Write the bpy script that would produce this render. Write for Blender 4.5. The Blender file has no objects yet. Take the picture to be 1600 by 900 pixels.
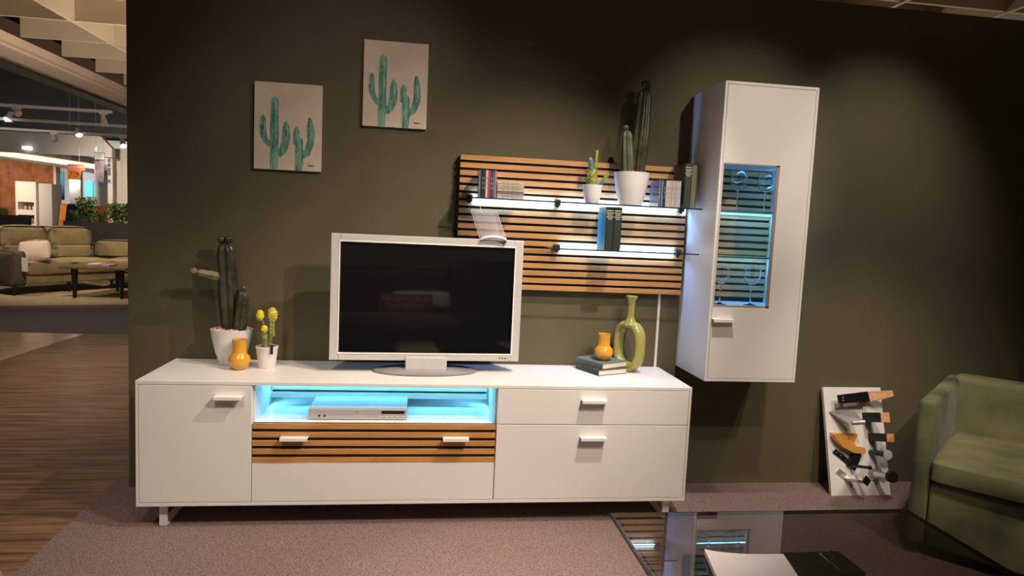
import bpy, bmesh, math, random
from mathutils import Vector, Matrix
PI = math.pi
R = math.radians
random.seed(7)
scn = bpy.context.scene
COL = scn.collection

# ------------------------------------------------------------------ camera
CAM = Vector((-0.0889, -3.0205, 1.2182))
YAW, PITCH, ROLL, FPX = 0.135438, -0.090134, 0.045575, 1029.88
_cy, _sy, _cp, _sp = math.cos(YAW), math.sin(YAW), math.cos(PITCH), math.sin(PITCH)
_f = Vector((_sy*_cp, _cy*_cp, _sp)); _r = Vector((_cy, -_sy, 0)); _u = _r.cross(_f)
_cr, _sr = math.cos(ROLL), math.sin(ROLL)
CR = _cr*_r + _sr*_u; CU = -_sr*_r + _cr*_u
cam_data = bpy.data.cameras.new('camera'); cam = bpy.data.objects.new('camera', cam_data); COL.objects.link(cam)
cam.matrix_world = Matrix(((CR.x, CU.x, -_f.x, CAM.x), (CR.y, CU.y, -_f.y, CAM.y), (CR.z, CU.z, -_f.z, CAM.z), (0, 0, 0, 1)))
cam_data.sensor_width = 36; cam_data.lens = FPX/1600*36; cam_data.clip_start = 0.02; cam_data.clip_end = 100
scn.camera = cam
def W(px, py, y):                      # measured point of the photograph on the vertical plane at depth y
    k = _f + CR*((px-800)/FPX) - CU*((py-450)/FPX)
    return CAM + k*((y-CAM.y)/k.y)

# ------------------------------------------------------------------ world, view, lamps
w = bpy.data.worlds.new('world'); scn.world = w; w.use_nodes = True
w.node_tree.nodes['Background'].inputs[0].default_value = (1.0, 0.80, 0.62, 1)
w.node_tree.nodes['Background'].inputs[1].default_value = 0.085
vs = scn.view_settings
vs.view_transform = 'Standard'; vs.look = 'None'; vs.exposure = 0.0; vs.gamma = 1.0; vs.use_curve_mapping = False

WARM = (1.0, 0.85, 0.70)
def spot(name, loc, target, power, size, blend=1.0, color=WARM, radius=0.04):
    d = bpy.data.lights.new(name, 'SPOT'); o = bpy.data.objects.new(name, d); COL.objects.link(o)
    o.location = loc; d.energy = power; d.color = color; d.spot_size = R(size); d.spot_blend = blend; d.shadow_soft_size = radius
    o.rotation_euler = (Vector(target)-Vector(loc)).to_track_quat('-Z', 'Y').to_euler()
    return o
def area(name, loc, target, power, sx, sy, color=WARM):
    d = bpy.data.lights.new(name, 'AREA'); o = bpy.data.objects.new(name, d); COL.objects.link(o)
    o.location = loc; d.energy = power; d.color = color; d.shape = 'RECTANGLE'; d.size = sx; d.size_y = sy
    o.rotation_euler = (Vector(target)-Vector(loc)).to_track_quat('-Z', 'Y').to_euler()
    return o
spot('spot_cabinets', (0.95, -1.10, 2.65), (0.05, -0.42, 0.0), 185, 78, 0.9, radius=.02)
spot('fill_sideboard', (0.95, -2.0, 2.65), (-0.05, -0.42, 0.12), 100, 58, 1.0, radius=.02)  # added fill, lifts the sideboard fronts more than the top
spot('spot_media', (1.45, -2.15, 2.65), (-0.25, -0.2, 0.66), 150, 56, 1.0, radius=.022)
spot('spot_left', (-0.9, -2.2, 2.65), (-0.6, -0.42, 0.35), 75, 45, 1.0)
spot('spot_tall', (1.1, -2.6, 2.65), (1.40, -.3, 0.45), 68, 46, 1.0)
spot('fill_tall_top', (1.55, -2.8, 2.5), (1.36, -.34, 1.66), 170, 26, 1.0)  # added fill for the upper part of the tall cabinet
spot('spot_right_wall', (2.2, -0.95, 2.6), (2.0, 0, 1.1), 48, 66, 1.0)
spot('spot_samples', (1.35, -1.6, 2.65), (2.1, -0.1, 0.15), 110, 34, 1.0)
spot('spot_pictures', (0.6, -2.6, 2.7), (-0.5, 0, 1.78), 58, 27, 1.0)
spot('spot_carpet', (0.10, -1.7, 2.65), (0.24, -1.15, 0), 210, 36, 1.0, (1, .80, .68))
spot('spot_carpet', (-0.6, -1.5, 2.65), (-0.7, -1.0, 0), 26, 80, 1.0)
spot('spot_armchair', (2.0, -2.2, 2.65), (2.2, -0.7, 0.3), 140, 50, 1.0)
spot('fill_table', (1.75, -2.5, 2.6), (1.45, -1.75, 0), 70, 40, 1.0)  # added fill for the carpet seen through the table glass
spot('spot_floor_walk', (-2.9, 1.2, 2.7), (-2.6, 1.9, 0), 150, 80, 1.0)
spot('spot_floor_walk', (-1.9, 2.2, 2.7), (-2.0, 2.8, 0), 110, 60, 1.0)
spot('spot_floor_near', (-2.2, -0.9, 2.7), (-2.0, -0.3, 0), 45, 80, 1.0)
spot('fill_walkway', (-3.9, 4.2, 2.5), (-4.0, 4.9, 0), 55, 90, 1.0)  # added fill, brightens the charcoal walkway
spot('fill_ceiling', (-1.9, 3.0, 1.1), (-3.1, 4.2, 2.9), 260, 130, 1.0)  # added unseen fill, brightens the waffle ceiling from below
spot('fill_ceiling', (3.4, 3.0, 1.5), (3.2, 1.0, 2.9), 90, 140, 1.0)  # same kind of added ceiling fill, on the right
for sx, sy, tx, ty, e in ((-4.6, 5.6, -4.9, 7.2, 150), (-6.2, 6.6, -5.6, 7.6, 120), (-4.4, 7.2, -4.6, 8.4, 120)):
    spot('spot_lounge', (sx, sy, 2.5), (tx, ty, 0.2), e, 80, 1.0, (1, .80, .56))
spot('spot_plants', (-5.0, 8.4, 2.3), (-5.3, 9.5, 1.1), 40, 80, 1.0, (1, .86, .66))
spot('fill_poster', (-5.2, 7.2, 2.3), (-5.6, 8.7, 1.8), 45, 40, 1.0, (1, .86, .72))  # added fill, brightens the hanging poster
spot('spot_shelf_wall', (-8.2, 9.9, 2.1), (-8.6, 12.0, 1.2), 200, 85, 1.0, (1, .84, .66))
area('light_far_room', (-8.0, 15.5, 2.6), (-8.0, 16.5, 0.5), 130, 2.5, 2.0, (.9, .95, 1.0))
spot('fill_display_wall', (-8.0, 12.7, 2.2), (-8.0, 14.0, 1.5), 90, 110, 1.0, (.9, .95, 1))  # added fill, brightens the far doorway view
spot('spot_far_pillar', (-5.4, 8.6, 2.2), (-5.9, 10.6, 1.6), 110, 90, 1.0, (1, .86, .70))
spot('spot_bulkhead', (-6.3, 6.8, 1.9), (-6.8, 10.0, 2.35), 40, 90, 1.0, (1, .9, .8))

# ------------------------------------------------------------------ materials
def mat(name, color, rough=0.5, metal=0.0, noise=0.0, scale=20.0, bump=0.0, bscale=None, trans=0.0, ior=1.45, emit=None, estr=0.0, coat=0.0, sheen=0.0, color2=None, stretch=None, alpha=1.0, spec=0.5):
    m = bpy.data.materials.new(name); m.use_nodes = True
    nt = m.node_tree; N = nt.nodes; L = nt.links; b = N['Principled BSDF']
    b.inputs['Base Color'].default_value = (*color, 1)
    b.inputs['Roughness'].default_value = rough; b.inputs['Metallic'].default_value = metal
    b.inputs['Transmission Weight'].default_value = trans; b.inputs['IOR'].default_value = ior
    b.inputs['Coat Weight'].default_value = coat; b.inputs['Sheen Weight'].default_value = sheen
    b.inputs['Specular IOR Level'].default_value = spec
    b.inputs['Alpha'].default_value = alpha
    if emit:
        b.inputs['Emission Color'].default_value = (*emit, 1); b.inputs['Emission Strength'].default_value = estr
    tc = N.new('ShaderNodeTexCoord'); mp = N.new('ShaderNodeMapping'); L.new(tc.outputs['Object'], mp.inputs['Vector'])
    if stretch: mp.inputs['Scale'].default_value = stretch
    if noise > 0 or color2:
        n = N.new('ShaderNodeTexNoise'); n.inputs['Scale'].default_value = scale; n.inputs['Detail'].default_value = 4
        L.new(mp.outputs['Vector'], n.inputs['Vector'])
        cr = N.new('ShaderNodeValToRGB')
        c2 = color2 or tuple(min(1, c*(1+noise)) for c in color)
        c1 = color if color2 else tuple(c*(1-noise) for c in color)
        cr.color_ramp.elements[0].position = 0.32; cr.color_ramp.elements[1].position = 0.68
        cr.color_ramp.elements[0].color = (*c1, 1); cr.color_ramp.elements[1].color = (*c2, 1)
        L.new(n.outputs['Fac'], cr.inputs['Fac']); L.new(cr.outputs['Color'], b.inputs['Base Color'])
    if bump > 0:
        n2 = N.new('ShaderNodeTexNoise'); n2.inputs['Scale'].default_value = bscale or scale; n2.inputs['Detail'].default_value = 3
        L.new(mp.outputs['Vector'], n2.inputs['Vector'])
        bp = N.new('ShaderNodeBump'); bp.inputs['Strength'].default_value = bump; bp.inputs['Distance'].default_value = 0.01
        L.new(n2.outputs['Fac'], bp.inputs['Height']); L.new(bp.outputs['Normal'], b.inputs['Normal'])
    return m
M = {}
M['wall'] = mat('olive_wall_paint', (0.112, 0.096, 0.053), 0.75, noise=0.05, scale=6, bump=0.05, bscale=220)
M['white'] = mat('white_lacquer', (0.80, 0.775, 0.75), 0.38, noise=0.01, scale=3)
M['white_in'] = mat('white_niche_lacquer', (0.80, 0.80, 0.80), 0.4, noise=0.01)
M['oak'] = mat('oiled_oak', (0.47, 0.22, 0.066), 0.5, scale=9, color2=(0.60, 0.30, 0.10), stretch=(0.8, 12, 12), bump=0.08)
M['oak_pale'] = mat('white_washed_oak', (0.62, 0.60, 0.52), 0.5, scale=9, color2=(0.75, 0.74, 0.68), stretch=(0.8, 12, 12))
M['black'] = mat('matt_black_board', (0.012, 0.011, 0.010), 0.6, noise=0.1)
M['handle'] = mat('satin_white_metal', (0.86, 0.83, 0.80), 0.3, noise=0.01)
M['silver'] = mat('silver_plastic', (0.56, 0.535, 0.53), 0.3, metal=0.0, noise=0.02, scale=40)
M['silver2'] = mat('brushed_aluminium', (0.42, 0.41, 0.42), 0.22, metal=0.4, noise=0.03, scale=60)
M['grey_frame'] = mat('grey_metal_frame', (0.42, 0.37, 0.33), 0.35, metal=0.4, noise=0.02)
M['screen'] = mat('glossy_black_screen', (0.006, 0.006, 0.007), 0.04, noise=0.05, spec=0.75)
M['dark'] = mat('dark_plastic', (0.02, 0.02, 0.022), 0.4, noise=0.05)
M['pot'] = mat('white_glazed_pot', (0.82, 0.80, 0.80), 0.12, noise=0.01, coat=0.3)
M['pot_matt'] = mat('white_banded_ceramic', (0.80, 0.76, 0.74), 0.4, noise=0.03, scale=12)
M['gravel'] = mat('pink_gravel', (0.55, 0.33, 0.25), 0.8, color2=(0.85, 0.62, 0.52), scale=60)
M['gravel_dark'] = mat('dark_soil_pebbles', (0.03, 0.025, 0.02), 0.6, color2=(0.25, 0.24, 0.22), scale=60)
M['cactus'] = mat('dark_glossy_cactus', (0.026, 0.030, 0.018), 0.25, color2=(0.080, 0.070, 0.042), scale=18)
M['cactus_grey'] = mat('grey_green_cactus', (0.045, 0.075, 0.050), 0.4, color2=(0.11, 0.13, 0.075), scale=22)
M['cactus_lit'] = mat('lit_cactus_arm', (0.16, 0.15, 0.07), 0.45, color2=(0.38, 0.30, 0.20), scale=40)  # paler than the stems: the light on the arm is in the colour
M['spine'] = mat('pale_cactus_spines', (0.50, 0.45, 0.30), 0.6, noise=0.1)
M['prickly'] = mat('prickly_green_cactus', (0.15, 0.20, 0.03), 0.5, color2=(0.42, 0.45, 0.10), scale=70)
M['prickly_blue'] = mat('blue_green_cactus', (0.05, 0.17, 0.16), 0.5, color2=(0.20, 0.36, 0.34), scale=60)
M['yellow_flower'] = mat('yellow_cactus_crown', (0.62, 0.50, 0.01), 0.6, color2=(0.90, 0.78, 0.05), scale=80)
M['crown_mix'] = mat('speckled_yellow_crown', (0.30, 0.26, 0.03), 0.6, color2=(0.85, 0.75, 0.10), scale=150)
M['yellow_stem'] = mat('speckled_cactus_stem', (0.03, 0.05, 0.02), 0.5, color2=(0.40, 0.40, 0.14), scale=110)
M['orange_vase'] = mat('orange_glazed_vase', (0.70, 0.34, 0.035), 0.22, noise=0.06, scale=5, coat=0.4)
M['bottle'] = mat('olive_yellow_glaze', (0.36, 0.33, 0.085), 0.16, noise=0.12, scale=6, coat=0.5)
M['book_grey'] = mat('grey_green_linen', (0.135, 0.175, 0.155), 0.7, noise=0.08, scale=150, bump=0.1)
M['book_dark'] = mat('dark_green_linen', (0.045, 0.065, 0.052), 0.65, noise=0.08, scale=150)
M['book_green'] = mat('black_green_cover', (0.022, 0.034, 0.026), 0.45, noise=0.06, scale=60)
M['book_grey_cover'] = mat('sage_grey_cover', (0.15, 0.15, 0.105), 0.6, noise=0.05)
M['pages'] = mat('page_block', (0.75, 0.66, 0.55), 0.8, scale=30, noise=0.10, stretch=(1, 1, 60))
M['ink'] = mat('pale_gold_print', (0.62, 0.58, 0.42), 0.5, noise=0.05)
M['ink_dark'] = mat('dark_print', (0.03, 0.025, 0.03), 0.5, noise=0.05)
M['ink_shade_grey'] = mat('grey_print_and_shade', (0.16, 0.15, 0.15), 0.5, noise=0.05)
M['canvas'] = mat('beige_painted_canvas', (0.62, 0.50, 0.41), 0.8, color2=(0.80, 0.68, 0.58), scale=5, bump=0.15, bscale=260)
M['paint_green'] = mat('green_brush_strokes', (0.02, 0.13, 0.10), 0.7, color2=(0.27, 0.52, 0.42), scale=55, stretch=(1.6, 1, 0.22), bump=0.2)
M['paint_light'] = mat('pale_green_brush_strokes', (0.10, 0.30, 0.22), 0.7, color2=(0.45, 0.62, 0.52), scale=60, stretch=(1.6, 1, 0.22))
M['chrome'] = mat('polished_chrome', (0.75, 0.74, 0.74), 0.15, metal=0.75, noise=0.01)
M['brass'] = mat('copper_gold_metal', (0.85, 0.42, 0.09), 0.28, metal=0.35, noise=0.03)
M['beech'] = mat('beech_wood', (0.60, 0.30, 0.14), 0.5, color2=(0.74, 0.42, 0.22), scale=14, stretch=(1, 8, 8))
M['black_gloss'] = mat('black_gloss_lacquer', (0.010, 0.010, 0.012), 0.2, noise=0.05)
M['felt'] = mat('pale_grey_felt', (0.55, 0.55, 0.56), 0.9, noise=0.06, scale=90)
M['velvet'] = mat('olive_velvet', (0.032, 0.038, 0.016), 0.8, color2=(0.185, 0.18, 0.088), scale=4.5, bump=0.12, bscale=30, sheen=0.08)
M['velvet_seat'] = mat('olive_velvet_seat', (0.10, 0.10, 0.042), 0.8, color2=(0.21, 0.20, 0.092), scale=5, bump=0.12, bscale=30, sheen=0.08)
M['carpet'] = mat('mauve_carpet', (0.12, 0.080, 0.074), 0.95, color2=(0.36, 0.25, 0.23), scale=190, bump=0.9, bscale=150)
M['carpet_dark'] = mat('charcoal_carpet', (0.11, 0.095, 0.10), 0.95, color2=(0.17, 0.15, 0.155), scale=60, bump=0.3)
M['rug_light'] = mat('sand_carpet', (0.34, 0.27, 0.18), 0.95, color2=(0.44, 0.35, 0.25), scale=20, bump=0.3)
M['sofa'] = mat('camel_upholstery', (0.25, 0.195, 0.095), 0.85, color2=(0.33, 0.26, 0.14), scale=7, bump=0.15, bscale=60, sheen=0.2)
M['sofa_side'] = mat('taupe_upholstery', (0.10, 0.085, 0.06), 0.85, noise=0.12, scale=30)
M['pink_cushion'] = mat('pale_pink_fabric', (0.72, 0.58, 0.52), 0.9, noise=0.06, scale=30)
M['dark_leg'] = mat('dark_wood_leg', (0.012, 0.010, 0.010), 0.4, noise=0.1)
M['walnut_top'] = mat('brown_table_top', (0.20, 0.13, 0.085), 0.4, noise=0.15, scale=10, stretch=(1, 8, 1))
M['planter'] = mat('charcoal_planter', (0.052, 0.048, 0.044), 0.6, noise=0.06, scale=10)
M['leaf'] = mat('green_leaves', (0.035, 0.060, 0.016), 0.5, color2=(0.14, 0.20, 0.05), scale=9)
M['leaf_light'] = mat('yellow_green_leaves', (0.22, 0.26, 0.05), 0.5, color2=(0.42, 0.42, 0.10), scale=9)
M['rust'] = mat('rust_brown_wallpaper', (0.20, 0.060, 0.022), 0.8, color2=(0.36, 0.13, 0.055), scale=10, stretch=(1, 1, .5))
M['ceil_wood'] = mat('cream_waffle_beam', (0.50, 0.41, 0.29), 0.7, noise=0.05, scale=3)
M['fascia'] = mat('cream_fascia', (0.62, 0.47, 0.36), 0.7, noise=0.03, scale=3)
M['ceil_black'] = mat('black_ceiling', (0.006, 0.006, 0.007), 0.9, noise=0.1)
M['duct'] = mat('olive_grey_duct', (0.075, 0.070, 0.052), 0.6, noise=0.1, scale=5)
M['track'] = mat('grey_lighting_track', (0.65, 0.60, 0.57), 0.4, noise=0.02)
M['bulkhead'] = mat('light_grey_bulkhead', (0.55, 0.50, 0.46), 0.8, noise=0.03, scale=3)
M['cream_wall'] = mat('cream_partition', (0.70, 0.63, 0.54), 0.8, noise=0.02, scale=3)
M['teal'] = mat('teal_curtain', (0.015, 0.11, 0.16), 0.8, noise=0.15, scale=12, stretch=(6, 1, .3))
M['orange_sign'] = mat('orange_sign_card', (0.85, 0.30, 0.02), 0.6, noise=0.02, emit=(1, .30, .02), estr=0.0)
M['salmon_sign'] = mat('salmon_sign_card', (0.85, 0.26, 0.13), 0.6, noise=0.02)
M['clear'] = None
M['red'] = mat('red_card', (0.40, 0.012, 0.015), 0.5, noise=0.05)
M['white_card'] = mat('white_card', (0.80, 0.78, 0.78), 0.5, noise=0.02)
M['catalogue'] = mat('white_catalogue_paper', (0.62, 0.58, 0.56), 0.45, noise=0.02)
M['violet_card'] = mat('faded_violet_card', (0.42, 0.33, 0.36), 0.5, noise=0.35, scale=9)
M['stool'] = mat('olive_beige_fabric', (0.30, 0.26, 0.15), 0.9, noise=0.1, scale=50)
M['pouf'] = mat('beige_cord_fabric', (0.46, 0.42, 0.33), 0.95, noise=0.08, scale=60)
M['dark_sofa'] = mat('charcoal_sofa_fabric', (0.045, 0.038, 0.036), 0.9, noise=0.2, scale=12)
M['dark_sofa2'] = mat('brown_grey_seat_fabric', (0.11, 0.085, 0.075), 0.9, noise=0.2, scale=12)
M['led'] = mat('cool_led_strip', (1, 1, 1), 0.5, noise=0.01, emit=(0.42, 0.74, 1.0), estr=5)
M['led_cyan'] = mat('cyan_led_strip', (1, 1, 1), 0.5, noise=0.01, emit=(0.18, 0.66, 1.0), estr=2.5)
M['cove'] = mat('cove_light', (1, 1, 1), 0.5, noise=0.01, emit=(1.0, 0.78, 0.50), estr=1.6)
M['lamp_glow'] = mat('lit_lamp_lens', (1, 1, 1), 0.5, noise=0.01, emit=(0.88, 0.90, 1.0), estr=14)
M['lamp_dim'] = mat('soft_lamp_lens', (1, 1, 1), 0.5, noise=0.01, emit=(0.92, 0.95, 1.0), estr=1.6)
M['blue_screen'] = mat('lit_blue_display', (0.1, 0.5, 0.6), 0.5, noise=0.2, scale=4, emit=(0.10, 0.62, 0.80), estr=0.9)
M['box_black'] = mat('black_pedestal_lacquer', (0.014, 0.011, 0.009), 0.5, noise=0.05)

def glassy(name, tint, ior=1.45, rough=0.0, weight=1.0):
    return mat(name, tint, rough, noise=0.0, trans=weight, ior=ior)
M['glass'] = glassy('clear_wine_glass', (0.95, 0.98, 1.0))
def thin(name, tint, gloss=0.10, rough=0.02, fres=1.5):
    # a single-sheet pane: lets light straight through with a tint, and mirrors by Fresnel
    m = bpy.data.materials.new(name); m.use_nodes = True; nt = m.node_tree; N = nt.nodes; L = nt.links
    for n in list(N): N.remove(n)
    o = N.new('ShaderNodeOutputMaterial'); mx = N.new('ShaderNodeMixShader'); t = N.new('ShaderNodeBsdfTransparent'); g = N.new('ShaderNodeBsdfGlossy')
    nz = N.new('ShaderNodeTexNoise'); nz.inputs['Scale'].default_value = 2; hs = N.new('ShaderNodeMixRGB'); hs.inputs[1].default_value = (*tint, 1); hs.inputs[2].default_value = (*[c*.97 for c in tint], 1)
    L.new(nz.outputs['Fac'], hs.inputs[0]); L.new(hs.outputs[0], t.inputs['Color'])
    g.inputs['Roughness'].default_value = rough
    fr = N.new('ShaderNodeFresnel'); fr.inputs['IOR'].default_value = fres
    ad = N.new('ShaderNodeMath'); ad.operation = 'ADD'; ad.use_clamp = True; ad.inputs[1].default_value = gloss
    ge = N.new('ShaderNodeNewGeometry'); iv = N.new('ShaderNodeMath'); iv.operation = 'SUBTRACT'; iv.inputs[0].default_value = 1; L.new(ge.outputs['Backfacing'], iv.inputs[1])
    mu = N.new('ShaderNodeMath'); mu.operation = 'MULTIPLY'; L.new(ad.outputs[0], mu.inputs[0]); L.new(iv.outputs[0], mu.inputs[1])      # inner faces do not mirror
    L.new(fr.outputs[0], ad.inputs[0]); L.new(mu.outputs[0], mx.inputs[0]); L.new(t.outputs[0], mx.inputs[1]); L.new(g.outputs[0], mx.inputs[2]); L.new(mx.outputs[0], o.inputs['Surface'])
    return m
M['pane'] = thin('clear_door_pane', (0.90, 0.96, 0.97), 0.0, 0.0, 1.3)
M['shelf_glass'] = thin('shelf_glass', (0.93, 0.975, 0.99), 0.03, 0.0, 1.45)
M['edge_glow'] = mat('glow_blue_glass_edge', (0.05, 0.16, 0.26), 0.2, noise=0.05)  # LED glow on the cabinet shelf edges, put into the colour
M['shelf_edge'] = mat('dark_glass_edge', (0.015, 0.035, 0.05), 0.2, noise=0.05)
M['plastic'] = thin('clear_plastic', (0.94, 0.94, 0.98), 0.05, 0.12, 1.3)
M['table_glass'] = thin('smoked_table_glass', (0.57, 0.545, 0.525), 0.05, 0.006, 1.85)
M['film'] = mat('milky_clear_film', (0.80, 0.78, 0.86), 0.25, noise=0.02, alpha=0.16)
M['poster_clear'] = thin('clear_poster_sleeve', (0.75, 0.70, 0.70), 0.10, 0.2, 1.4)

# ------------------------------------------------------------------ mesh helpers
def new(): return bmesh.new()
def box(bm, x0, x1, y0, y1, z0, z1, mtx=None, mi=0):
    vs = [bm.verts.new(p) for p in ((x0,y0,z0),(x1,y0,z0),(x1,y1,z0),(x0,y1,z0),(x0,y0,z1),(x1,y0,z1),(x1,y1,z1),(x0,y1,z1))]
    for f in ((0,3,2,1),(4,5,6,7),(0,1,5,4),(1,2,6,5),(2,3,7,6),(3,0,4,7)):
        fc = bm.faces.new([vs[i] for i in f]); fc.material_index = mi
    if mtx is not None:
        for v in vs: v.co = mtx @ v.co
    return vs
def quad(bm, pts, mi=0):
    f = bm.faces.new([bm.verts.new(p) for p in pts]); f.material_index = mi; return f
def prism(bm, pts, d, mi=0):            # closed polygon (list of Vectors) pushed along vector d
    d = Vector(d); a = [bm.verts.new(Vector(p)) for p in pts]; b = [bm.verts.new(Vector(p)+d) for p in pts]
    n = len(pts)
    bm.faces.new(a); bm.faces.new(b[::-1])
    for i in range(n): bm.faces.new((a[i], b[i], b[(i+1)%n], a[(i+1)%n]))
def tube(bm, pts, rad, seg=12, cap=True, rib=0, ribn=8, squash=None):
    pts = [Vector(p) for p in pts]; rings = []
    if not isinstance(rad, (list, tuple)): rad = [rad]*len(pts)
    up = None
    for i, p in enumerate(pts):
        t = (pts[min(i+1, len(pts)-1)] - pts[max(i-1, 0)]).normalized()
        if up is None:
            up = Vector((1, 0, 0)) if abs(t.x) < 0.8 else Vector((0, 1, 0))
        a = (up - t*up.dot(t)).normalized(); b = t.cross(a); up = a
        ring = []
        for k in range(seg):
            th = 2*PI*k/seg
            r = rad[i]*(1 + rib*math.cos(ribn*th))
            q = a*math.cos(th)*r + b*math.sin(th)*r*(squash or 1)
            ring.append(bm.verts.new(p + q))
        rings.append(ring)
    for i in range(len(rings)-1):
        for k in range(seg):
            bm.faces.new((rings[i][k], rings[i][(k+1)%seg], rings[i+1][(k+1)%seg], rings[i+1][k]))
    if cap:
        bm.faces.new(rings[0][::-1]); bm.faces.new(rings[-1])
    return rings
def lathe(bm, prof, c=(0,0,0), seg=32, cap_b=True, cap_t=False, mtx=None):
    rings = []; c = Vector(c)
    for r, z in prof:
        rings.append([bm.verts.new(c + Vector((r*math.cos(2*PI*k/seg), r*math.sin(2*PI*k/seg), z))) for k in range(seg)])
    for i in range(len(rings)-1):
        for k in range(seg):
            bm.faces.new((rings[i][k], rings[i][(k+1)%seg], rings[i+1][(k+1)%seg], rings[i+1][k]))
    if cap_b: bm.faces.new(rings[0][::-1])
    if cap_t: bm.faces.new(rings[-1])
    if mtx is not None:
        for ring in rings:
            for v in ring: v.co = mtx @ v.co
def ball(bm, c, r, sz=1.0, seg=12, ribn=0, rib=0.0):
    prof = [(max(1e-4, r*math.sin(PI*i/8)), -r*sz*math.cos(PI*i/8)) for i in range(9)]
    if not ribn: lathe(bm, prof, c, seg, True, True)
    else:
        c = Vector(c); tube(bm, [c+Vector((0,0,z)) for _, z in prof], [p[0] for p in prof], seg, True, rib, ribn)
def cyl(bm, p0, p1, r, seg=16): tube(bm, [p0, p1], r, seg)
def rbox(x0, x1, y0, y1, z0, z1, bev=0.02, segs=3, puff=0.0):
    bm = new(); box(bm, x0, x1, y0, y1, z0, z1)
    bmesh.ops.recalc_face_normals(bm, faces=bm.faces)
    if puff:
        bmesh.ops.subdivide_edges(bm, edges=bm.edges[:], cuts=7, use_grid_fill=True)
        c = Vector(((x0+x1)/2, (y0+y1)/2, (z0+z1)/2)); h = Vector(((x1-x0)/2, (y1-y0)/2, (z1-z0)/2))
        for v in bm.verts:
            d = Vector(((v.co.x-c.x)/h.x, (v.co.y-c.y)/h.y, (v.co.z-c.z)/h.z))
            n = [abs(d[i]) for i in range(3)]
            for i in range(3):
                o = [j for j in range(3) if j != i]
                if n[i] > 0.999:
                    v.co[i] += math.copysign(puff*(1-d[o[0]]**2)*(1-d[o[1]]**2), d[i])
        bmesh.ops.bevel(bm, geom=[e for e in bm.edges if e.calc_face_angle(0) > 0.9], offset=bev, segments=segs, affect='EDGES', profile=0.5)
    else:
        bmesh.ops.bevel(bm, geom=bm.edges[:], offset=bev, segments=segs, affect='EDGES', profile=0.5)
    return bm
def shear(bm, fn):
    for v in bm.verts: v.co = fn(v.co)
    return bm

WM = {}
def T(loc, rz=0.0): return Matrix.Translation(Vector(loc)) @ Matrix.Rotation(rz, 4, 'Z')
def tag(o, label=None, cat=None, group=None, kind=None):
    if label: o['label'] = label
    if cat: o['category'] = cat
    if group: o['group'] = group
    if kind: o['kind'] = kind
    return o
def thing(name, label, cat, loc=(0,0,0), rz=0.0, group=None):
    o = bpy.data.objects.new(name, None); COL.objects.link(o); o.empty_display_size = 0.05
    o.location = loc; o.rotation_euler = (0, 0, rz); WM[o.name] = T(loc, rz)
    return tag(o, label, cat, group)
def obj(name, bm, mats, parent=None, world=True, smooth=None, label=None, bev=0.0, loc=None):
    """links bm as one mesh object; with world=True its vertices are world coordinates"""
    bmesh.ops.recalc_face_normals(bm, faces=bm.faces)
    if smooth is not None:
        for f in bm.faces: f.smooth = True
        for e in bm.edges:
            if len(e.link_faces) == 2 and e.calc_face_angle(0) > R(smooth): e.smooth = False
    me = bpy.data.meshes.new(name); 
    P = WM.get(parent.name) if parent is not None else None
    if P is not None and world: bm.transform(P.inverted())
    if parent is None and world:
        if loc is None:
            lo = [min(v.co[i] for v in bm.verts) for i in range(3)]; hi = [max(v.co[i] for v in bm.verts) for i in range(3)]
            loc = ((lo[0]+hi[0])/2, (lo[1]+hi[1])/2, lo[2])
        bm.transform(Matrix.Translation(-Vector(loc)))
    bm.to_mesh(me); bm.free()
    for m in (mats if isinstance(mats, (list, tuple)) else [mats]): me.materials.append(m)
    o = bpy.data.objects.new(name, me); COL.objects.link(o)
    if parent is not None:
        o.parent = parent; WM[o.name] = P
    else:
        o.location = loc or (0,0,0); WM[o.name] = T(loc or (0,0,0))
    if bev:
        md = o.modifiers.new('edge_rounding', 'BEVEL'); md.width = bev; md.segments = 2; md.limit_method = 'ANGLE'; md.angle_limit = R(40)
    if label: o['label'] = label
    return o
def bx(name, x0, x1, y0, y1, z0, z1, m, parent=None, bev=0.0, world=True, label=None):
    bm = new(); box(bm, x0, x1, y0, y1, z0, z1); return obj(name, bm, m, parent, world=world, bev=bev, label=label)
def struct(name, bm, m, parent=None, smooth=None):
    o = obj(name, bm, m, parent, smooth=smooth)
    if parent is None: o['kind'] = 'structure'
    return o
def subsurf(o, lv=2):
    md = o.modifiers.new('smoothing', 'SUBSURF'); md.levels = lv; md.render_levels = lv
    for p in o.data.polygons: p.use_smooth = True
    return o
def copy_tree(o, parent=None):
    c = o.copy(); COL.objects.link(c)
    if parent: c.parent = parent
    WM[c.name] = WM.get(o.name)
    for ch in list(o.children): copy_tree(ch, c)
    return c
def text_bm(s, size, mtx, depth=0.0004, align='CENTER', shear_=0.0):
    cu = bpy.data.curves.new('lettering', 'FONT'); cu.body = s; cu.size = size; cu.extrude = depth; cu.align_x = align; cu.align_y = 'CENTER'; cu.shear = shear_; cu.resolution_u = 2
    o = bpy.data.objects.new('lettering_source', cu); COL.objects.link(o)
    dg = bpy.context.evaluated_depsgraph_get(); me = bpy.data.meshes.new_from_object(o.evaluated_get(dg))
    bm = new(); bm.from_mesh(me); bm.transform(mtx)
    bpy.data.objects.remove(o); bpy.data.meshes.remove(me); bpy.data.curves.remove(cu)
    return bm
FRONT = Matrix(((1,0,0,0),(0,0,-1,0),(0,1,0,0),(0,0,0,1)))      # text plane facing -Y, up = +Z

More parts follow.
